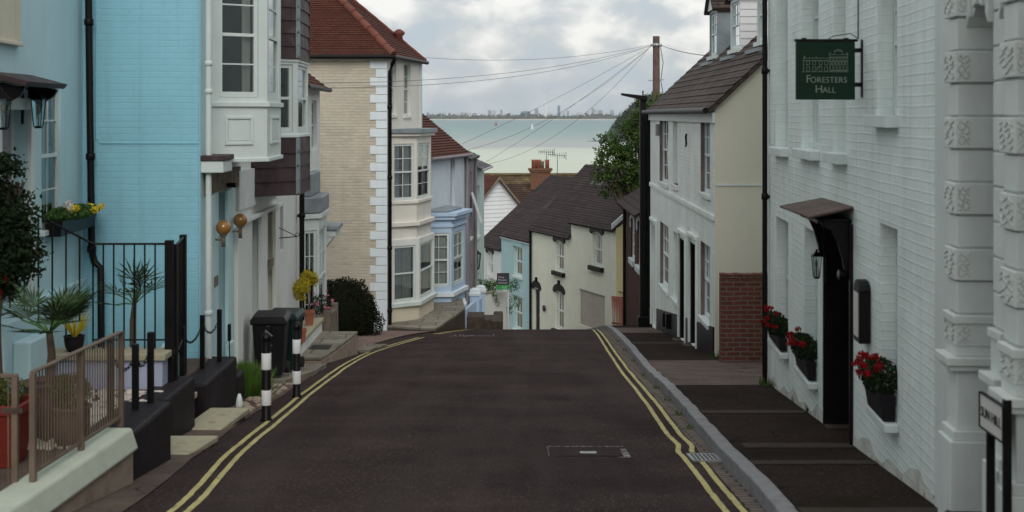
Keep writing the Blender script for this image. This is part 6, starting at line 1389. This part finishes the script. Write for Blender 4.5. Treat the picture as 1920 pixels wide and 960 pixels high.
mb=MB(); mb.box(FWl,ps[0],ps[2],n_-.022,n_+.022,ft+.022,ft+.034); mb.box(FWl,ps[0],ps[2],n_-.012,n_+.012,-2.42,-2.40); mb.build('rail','bronze_fence',bf)
mb=MB(); k=int((ps[2]-ps[0])/.050)
for i in range(1,k): u=ps[0]+(ps[2]-ps[0])*i/k; mb.tube([FWl.w(u,n_,-2.41),FWl.w(u,n_,ft+.02)],.0055,6)
mb.build('bars','bronze_fence',bf)
g0=FWl.w(ps[0],n_,0); FR2=Fr((g0.x-1.3,g0.y),(g0.x-.10,g0.y),1); gg=thing('bronze_gate','bronze metal garden gate at the bottom left edge','gate',FR2.w(.6,0,-2.75))
mb=MB(); mb.box(FR2,0,FR2.L,-.01,.01,ft-.01,ft+.015); mb.box(FR2,0,FR2.L,-.01,.01,-2.65,-2.63); mb.box(FR2,FR2.L-.04,FR2.L,-.02,.02,-2.75,ft-.01); mb.build('gate_frame','bronze_fence',gg,bevel=.003); mb=MB()
for i in range(18): mb.tube([FR2.w(FR2.L*i/18,0,-2.64),FR2.w(FR2.L*i/18,0,ft)],.0055,6)
mb.build('bars','bronze_fence',gg); mb=MB(); mb.box(FR2,FR2.L-.10,FR2.L+.04,.02,.035,-2.0,-1.97); mb.build('latch','old_stone',gg)
bs=MB(); wbox(bs,-4.6,-3.22,7.0,8.6,-3.1,-2.66); tag(bs.build('gate_step','red_brick',bevel=.02),'brick step below the bronze gate','step')
# --- garden plants
def pot(mb,c,r,h,seg=24,rim=True):
    mb.lathe([(r*.62,0),(r*.9,h*.35),(r,h*.75),(r*.97,h*.92),(r*1.06,h*.94),(r*1.06,h),(r*.88,h),(r*.85,h*.9)],c,seg)
def palm(t,c,n_,L_,rng,fan=15,m='leaf_palm',up=.6):
    mb=MB(); mb.closed=False; st=MB()
    for i in range(n_):
        a=2*math.pi*i/n_*2.4+rng.uniform(-.3,.3); el=rng.uniform(-.1,1.25)*up+.25; d=Vector((math.cos(a)*math.cos(el),math.sin(a)*math.cos(el),math.sin(el)))
        pl_=L_*rng.uniform(.35,.55); hubp=c+d*pl_-Vector((0,0,.04*L_)); st.tube([c,c+d*pl_*.5,hubp],.008,5)
        side=d.cross(Vector((0,0,1))).normalized(); upv=side.cross(d)
        for k in range(fan):
            t_=(k/(fan-1)-.5)*2.5; dd_=(d*math.cos(t_)+side*math.sin(t_)+upv*.08).normalized(); ln_=L_*rng.uniform(.45,.62)*(1-.18*abs(t_)); wv=dd_.cross(upv).normalized()*.011
            e=hubp+dd_*ln_-Vector((0,0,ln_*ln_*rng.uniform(.15,.5))); m_=hubp+dd_*ln_*.5
            mb.add([hubp,m_+wv,e,m_-wv],[(0,1,2,3)])
    mb.build('fronds',m,t); st.build('frond_stems','leaf_mid',t)
t=thing('potted_palm','fan palm in a large brown round pot behind the bronze fence','potted plant',(-3.92,11.3,-2.75)); c=Vector((-3.92,11.3,-2.75)); mb=MB(); pot(mb,c,.21,.50); mb.build('pot','brown_pot',t); mb=MB(); mb.lathe([(.18,.46),(.02,.47)],c,20); mb.build('compost','soil',t)
mb=MB(); mb.tube([c+Vector((0,0,.44)),c+Vector((.02,0,.72)),c+Vector((.0,0,.90))],[.045,.035,.03],8); mb.build('trunk','bark',t); palm(t,c+Vector((0,0,.90)),15,.62,random.Random(5),up=.55)
t=thing('terrace_palm','slim green palm on the terrace behind the black railings','plant',(-3.98,14.0,-2.92)); c=Vector((-3.98,14.0,-2.39)); mb=MB(); mb.tube([c-Vector((0,0,.53)),c+Vector((0,0,.22)),c+Vector((.02,0,.48))],[.04,.035,.02],8); mb.build('trunk','bark',t)
palm(t,c+Vector((.02,0,.40)),11,.56,random.Random(8),fan=9,up=1.0)
t=thing('round_shrub_pot','clipped yellow green ball shrub in a brown pot beside the potted palm','potted plant',(-3.70,11.25,-2.75)); c=Vector((-3.66,11.05,-2.75)); mb=MB(); pot(mb,c,.16,.34); mb.build('pot','brown_pot',t); mb=MB(); mb.leaves(c+Vector((0,0,.46)),(.17,.17,.15),1500,.026,random.Random(9)); mb.build('foliage','leaf_box',t)
t=thing('red_planter','large red planter with a dark clipped shrub at the left edge','planter',(-4.0,10.4,-2.75)); c=Vector((-4.02,10.5,-2.75)); mb=MB(); mb.lathe([(.20,0),(.28,.42),(.31,.42),(.31,.50),(.27,.50),(.26,.44)],c,4,math.pi/4); mb.build('pot','red_plastic',t,bevel=.01)
mb=MB(); mb.lathe([(.22,.46),(.02,.47)],c,4,math.pi/4); mb.build('compost','soil',t); mb=MB(); mb.leaves(c+Vector((0.02,0,.58)),(.17,.17,.13),1500,.026,random.Random(10)); mb.build('foliage','leaf_box',t)
t=thing('small_black_pot','small black pot of spiky yellow green leaves on the terrace coping','potted plant',(-4.42,13.4,-2.39)); c=Vector((-4.42,13.46,-2.39)); mb=MB(); pot(mb,c,.10,.16,16); mb.build('pot','black_planter',t); mb=MB(); mb.closed=False; rng=random.Random(12)
for k in range(40): a=rng.uniform(0,6.28); l=Vector((math.cos(a)*rng.uniform(.05,.2),math.sin(a)*.15,rng.uniform(.12,.3))); b=c+Vector((0,0,.14)); s_=Vector((.008,0,0)); mb.add([b-s_,b+s_,b+l*.6+s_,b+l],[(0,1,2,3)])
mb.build('leaves','leaf_gold',t)
t=thing('climbing_shrub','tall dark climbing shrub with a few red flowers at the left edge','shrub',(-4.62,11.9,-2.75)); c=Vector((-4.55,11.9,-1.05)); rng=random.Random(14)
mb=MB()
for k in range(5): mb.tube([(-4.62+.04*k,11.9,-2.75),(-4.6+.03*math.sin(k),11.9,-2.0),(-4.55+.05*math.cos(k*2),11.9,-1.2),(-4.5+.06*k-.1,11.9,-.6)],.014,6)
mb.build('stems','bark',t); mb=MB(); mb.closed=False
for (dx,dz,r) in ((0,.55,.20),(.06,.25,.26),(-.05,0,.30),(.10,-.15,.24),(.12,-.35,.18),(0,-.3,.28),(-.25,.2,.3),(-.3,-.3,.3),(.1,.0,.22),(0,-.5,.15)):
    mb.leaves(c+Vector((dx,rng.uniform(-.1,.1),dz)),(r,r,r*.85),int(3600*r*r/.09*.55),.050,rng,clumps=14)
mb.build('foliage','leaf_dark',t)
for (dx,dz) in ((.05,-.52),(-.05,-.5),(-.12,-.42),(.1,-.40)): mb=MB(); mb.closed=False; mb.leaves(c+Vector((dx,-.2,dz)),(.03,.03,.03),26,.03,rng); mb.build('bloom','petal_red',t)

# ================================================================= AIR, LIGHT, CAMERA
hz=MB(); wbox(hz,-7050,7050,-60,13200,-43.5,175); hzo=hz.build('haze','wire',base=(0,0,0)); hzo['kind']='stuff'; hzo['label']='thin pale sea haze over the bay'
m=bpy.data.materials.new('haze_air'); m.use_nodes=True; nt=m.node_tree; N=nt.nodes; N.clear(); out=N.new('ShaderNodeOutputMaterial'); pv=N.new('ShaderNodeVolumePrincipled'); pv.inputs['Color'].default_value=(.86,.92,.98,1); pv.inputs['Density'].default_value=HAZE; pv.inputs['Anisotropy'].default_value=.2; nt.links.new(pv.outputs[0],out.inputs['Volume']); hzo.data.materials[0]=m
W=bpy.data.worlds.new('World'); sc.world=W; W.use_nodes=True; nt=W.node_tree; N=nt.nodes; L=nt.links; N.clear()
out=N.new('ShaderNodeOutputWorld'); bg=N.new('ShaderNodeBackground'); bg.inputs['Strength'].default_value=.1; L.new(bg.outputs[0],out.inputs[0])
sky=N.new('ShaderNodeTexSky'); sky.sky_type='NISHITA'; sky.sun_disc=False; EL,RO=R(34),R(174); sky.sun_elevation=EL; sky.sun_rotation=RO
tc=N.new('ShaderNodeTexCoord'); sx=N.new('ShaderNodeSeparateXYZ'); L.new(tc.outputs['Generated'],sx.inputs[0])
def M2(op,a,b=None,c=None):
    n=N.new('ShaderNodeMath'); n.operation=op
    for i,v in enumerate((a,b,c)):
        if v is None: continue
        if hasattr(v,'node'): L.new(v,n.inputs[i])
        else: n.inputs[i].default_value=v
    return n.outputs[0]
mp=N.new('ShaderNodeMapping'); mp.inputs['Scale'].default_value=(1,1,1.7); L.new(tc.outputs['Generated'],mp.inputs[0])
def noi(sc_,det,dist=0,off=(0,0,0),rg=.55):
    v=N.new('ShaderNodeVectorMath'); v.operation='ADD'; v.inputs[1].default_value=off; L.new(mp.outputs[0],v.inputs[0])
    n=N.new('ShaderNodeTexNoise'); n.inputs['Scale'].default_value=sc_; n.inputs['Detail'].default_value=det; n.inputs['Distortion'].default_value=dist; n.inputs['Roughness'].default_value=rg; L.new(v.outputs[0],n.inputs['Vector']); return n.outputs[0]
big=noi(9,3,.3,SKY1); puff=noi(24,9,.25,SKY2,.52)
mixv=M2('ADD',M2('MULTIPLY',big,.50),M2('MULTIPLY',puff,.54))
cr=N.new('ShaderNodeValToRGB'); e=cr.color_ramp; e.elements[0].position=.41; e.elements[0].color=(.50,.57,.64,1); e.elements[1].position=.605; e.elements[1].color=(.98,.965,.93,1)
q=e.elements.new(.47); q.color=(.57,.61,.645,1); q=e.elements.new(.52); q.color=(.70,.715,.715,1); q=e.elements.new(.555); q.color=(.84,.84,.825,1)
L.new(mixv,cr.inputs[0])
# towards the horizon the cloud base turns blue grey, overhead it is brighter
hr=N.new('ShaderNodeValToRGB'); e=hr.color_ramp; e.elements[0].position=.0; e.elements[0].color=(1,1,1,1); e.elements[1].position=.040; e.elements[1].color=(0,0,0,1); L.new(sx.outputs[2],hr.inputs[0])
mx=N.new('ShaderNodeMix'); mx.data_type='RGBA'; L.new(M2('MULTIPLY',hr.outputs[0],.70),mx.inputs[0]); L.new(cr.outputs[0],mx.inputs[6]); mx.inputs[7].default_value=(.51,.62,.69,1)
gain=M2('MULTIPLY_ADD',M2('MAXIMUM',sx.outputs[2],0),2.2,10.4)
sc2=N.new('ShaderNodeVectorMath'); sc2.operation='SCALE'; L.new(mx.outputs[2],sc2.inputs[0]); L.new(gain,sc2.inputs[3])
fin=N.new('ShaderNodeMix'); fin.data_type='RGBA'; fin.inputs[0].default_value=.90; L.new(sky.outputs[0],fin.inputs[6]); L.new(sc2.outputs[0],fin.inputs[7]); L.new(fin.outputs[2],bg.inputs['Color'])
sd=bpy.data.lights.new('sun','SUN'); sd.energy=1.3; sd.angle=R(30); sd.color=(1,.95,.88); so=bpy.data.objects.new('sun',sd); COL.objects.link(so)
# nishita: rotation 0 puts the sun on +Y, growing clockwise seen from above
sdir=Vector((math.sin(RO)*math.cos(EL),math.cos(RO)*math.cos(EL),math.sin(EL))); so.rotation_euler=(-sdir).to_track_quat('-Z','Y').to_euler()
cam=bpy.data.cameras.new('camera'); co=bpy.data.objects.new('camera',cam); COL.objects.link(co); sc.camera=co
co.location=(0,0,0); co.rotation_euler=(R(90),0,0); cam.sensor_width=36; cam.lens=FPX/1920*36; cam.shift_y=-(480-HY)/1920; cam.clip_start=.1; cam.clip_end=40000
cam.dof.use_dof=True; cam.dof.focus_distance=34; cam.dof.aperture_fstop=3.2
sc.view_settings.view_transform='Standard'; sc.view_settings.look='None'; sc.view_settings.gamma=1; sc.view_settings.exposure=EXPO
sc.render.engine='CYCLES'; sc.render.resolution_x=1024; sc.render.resolution_y=512
sc.cycles.max_bounces=6; sc.cycles.diffuse_bounces=3; sc.cycles.glossy_bounces=3; sc.cycles.transparent_max_bounces=10; sc.cycles.volume_bounces=0
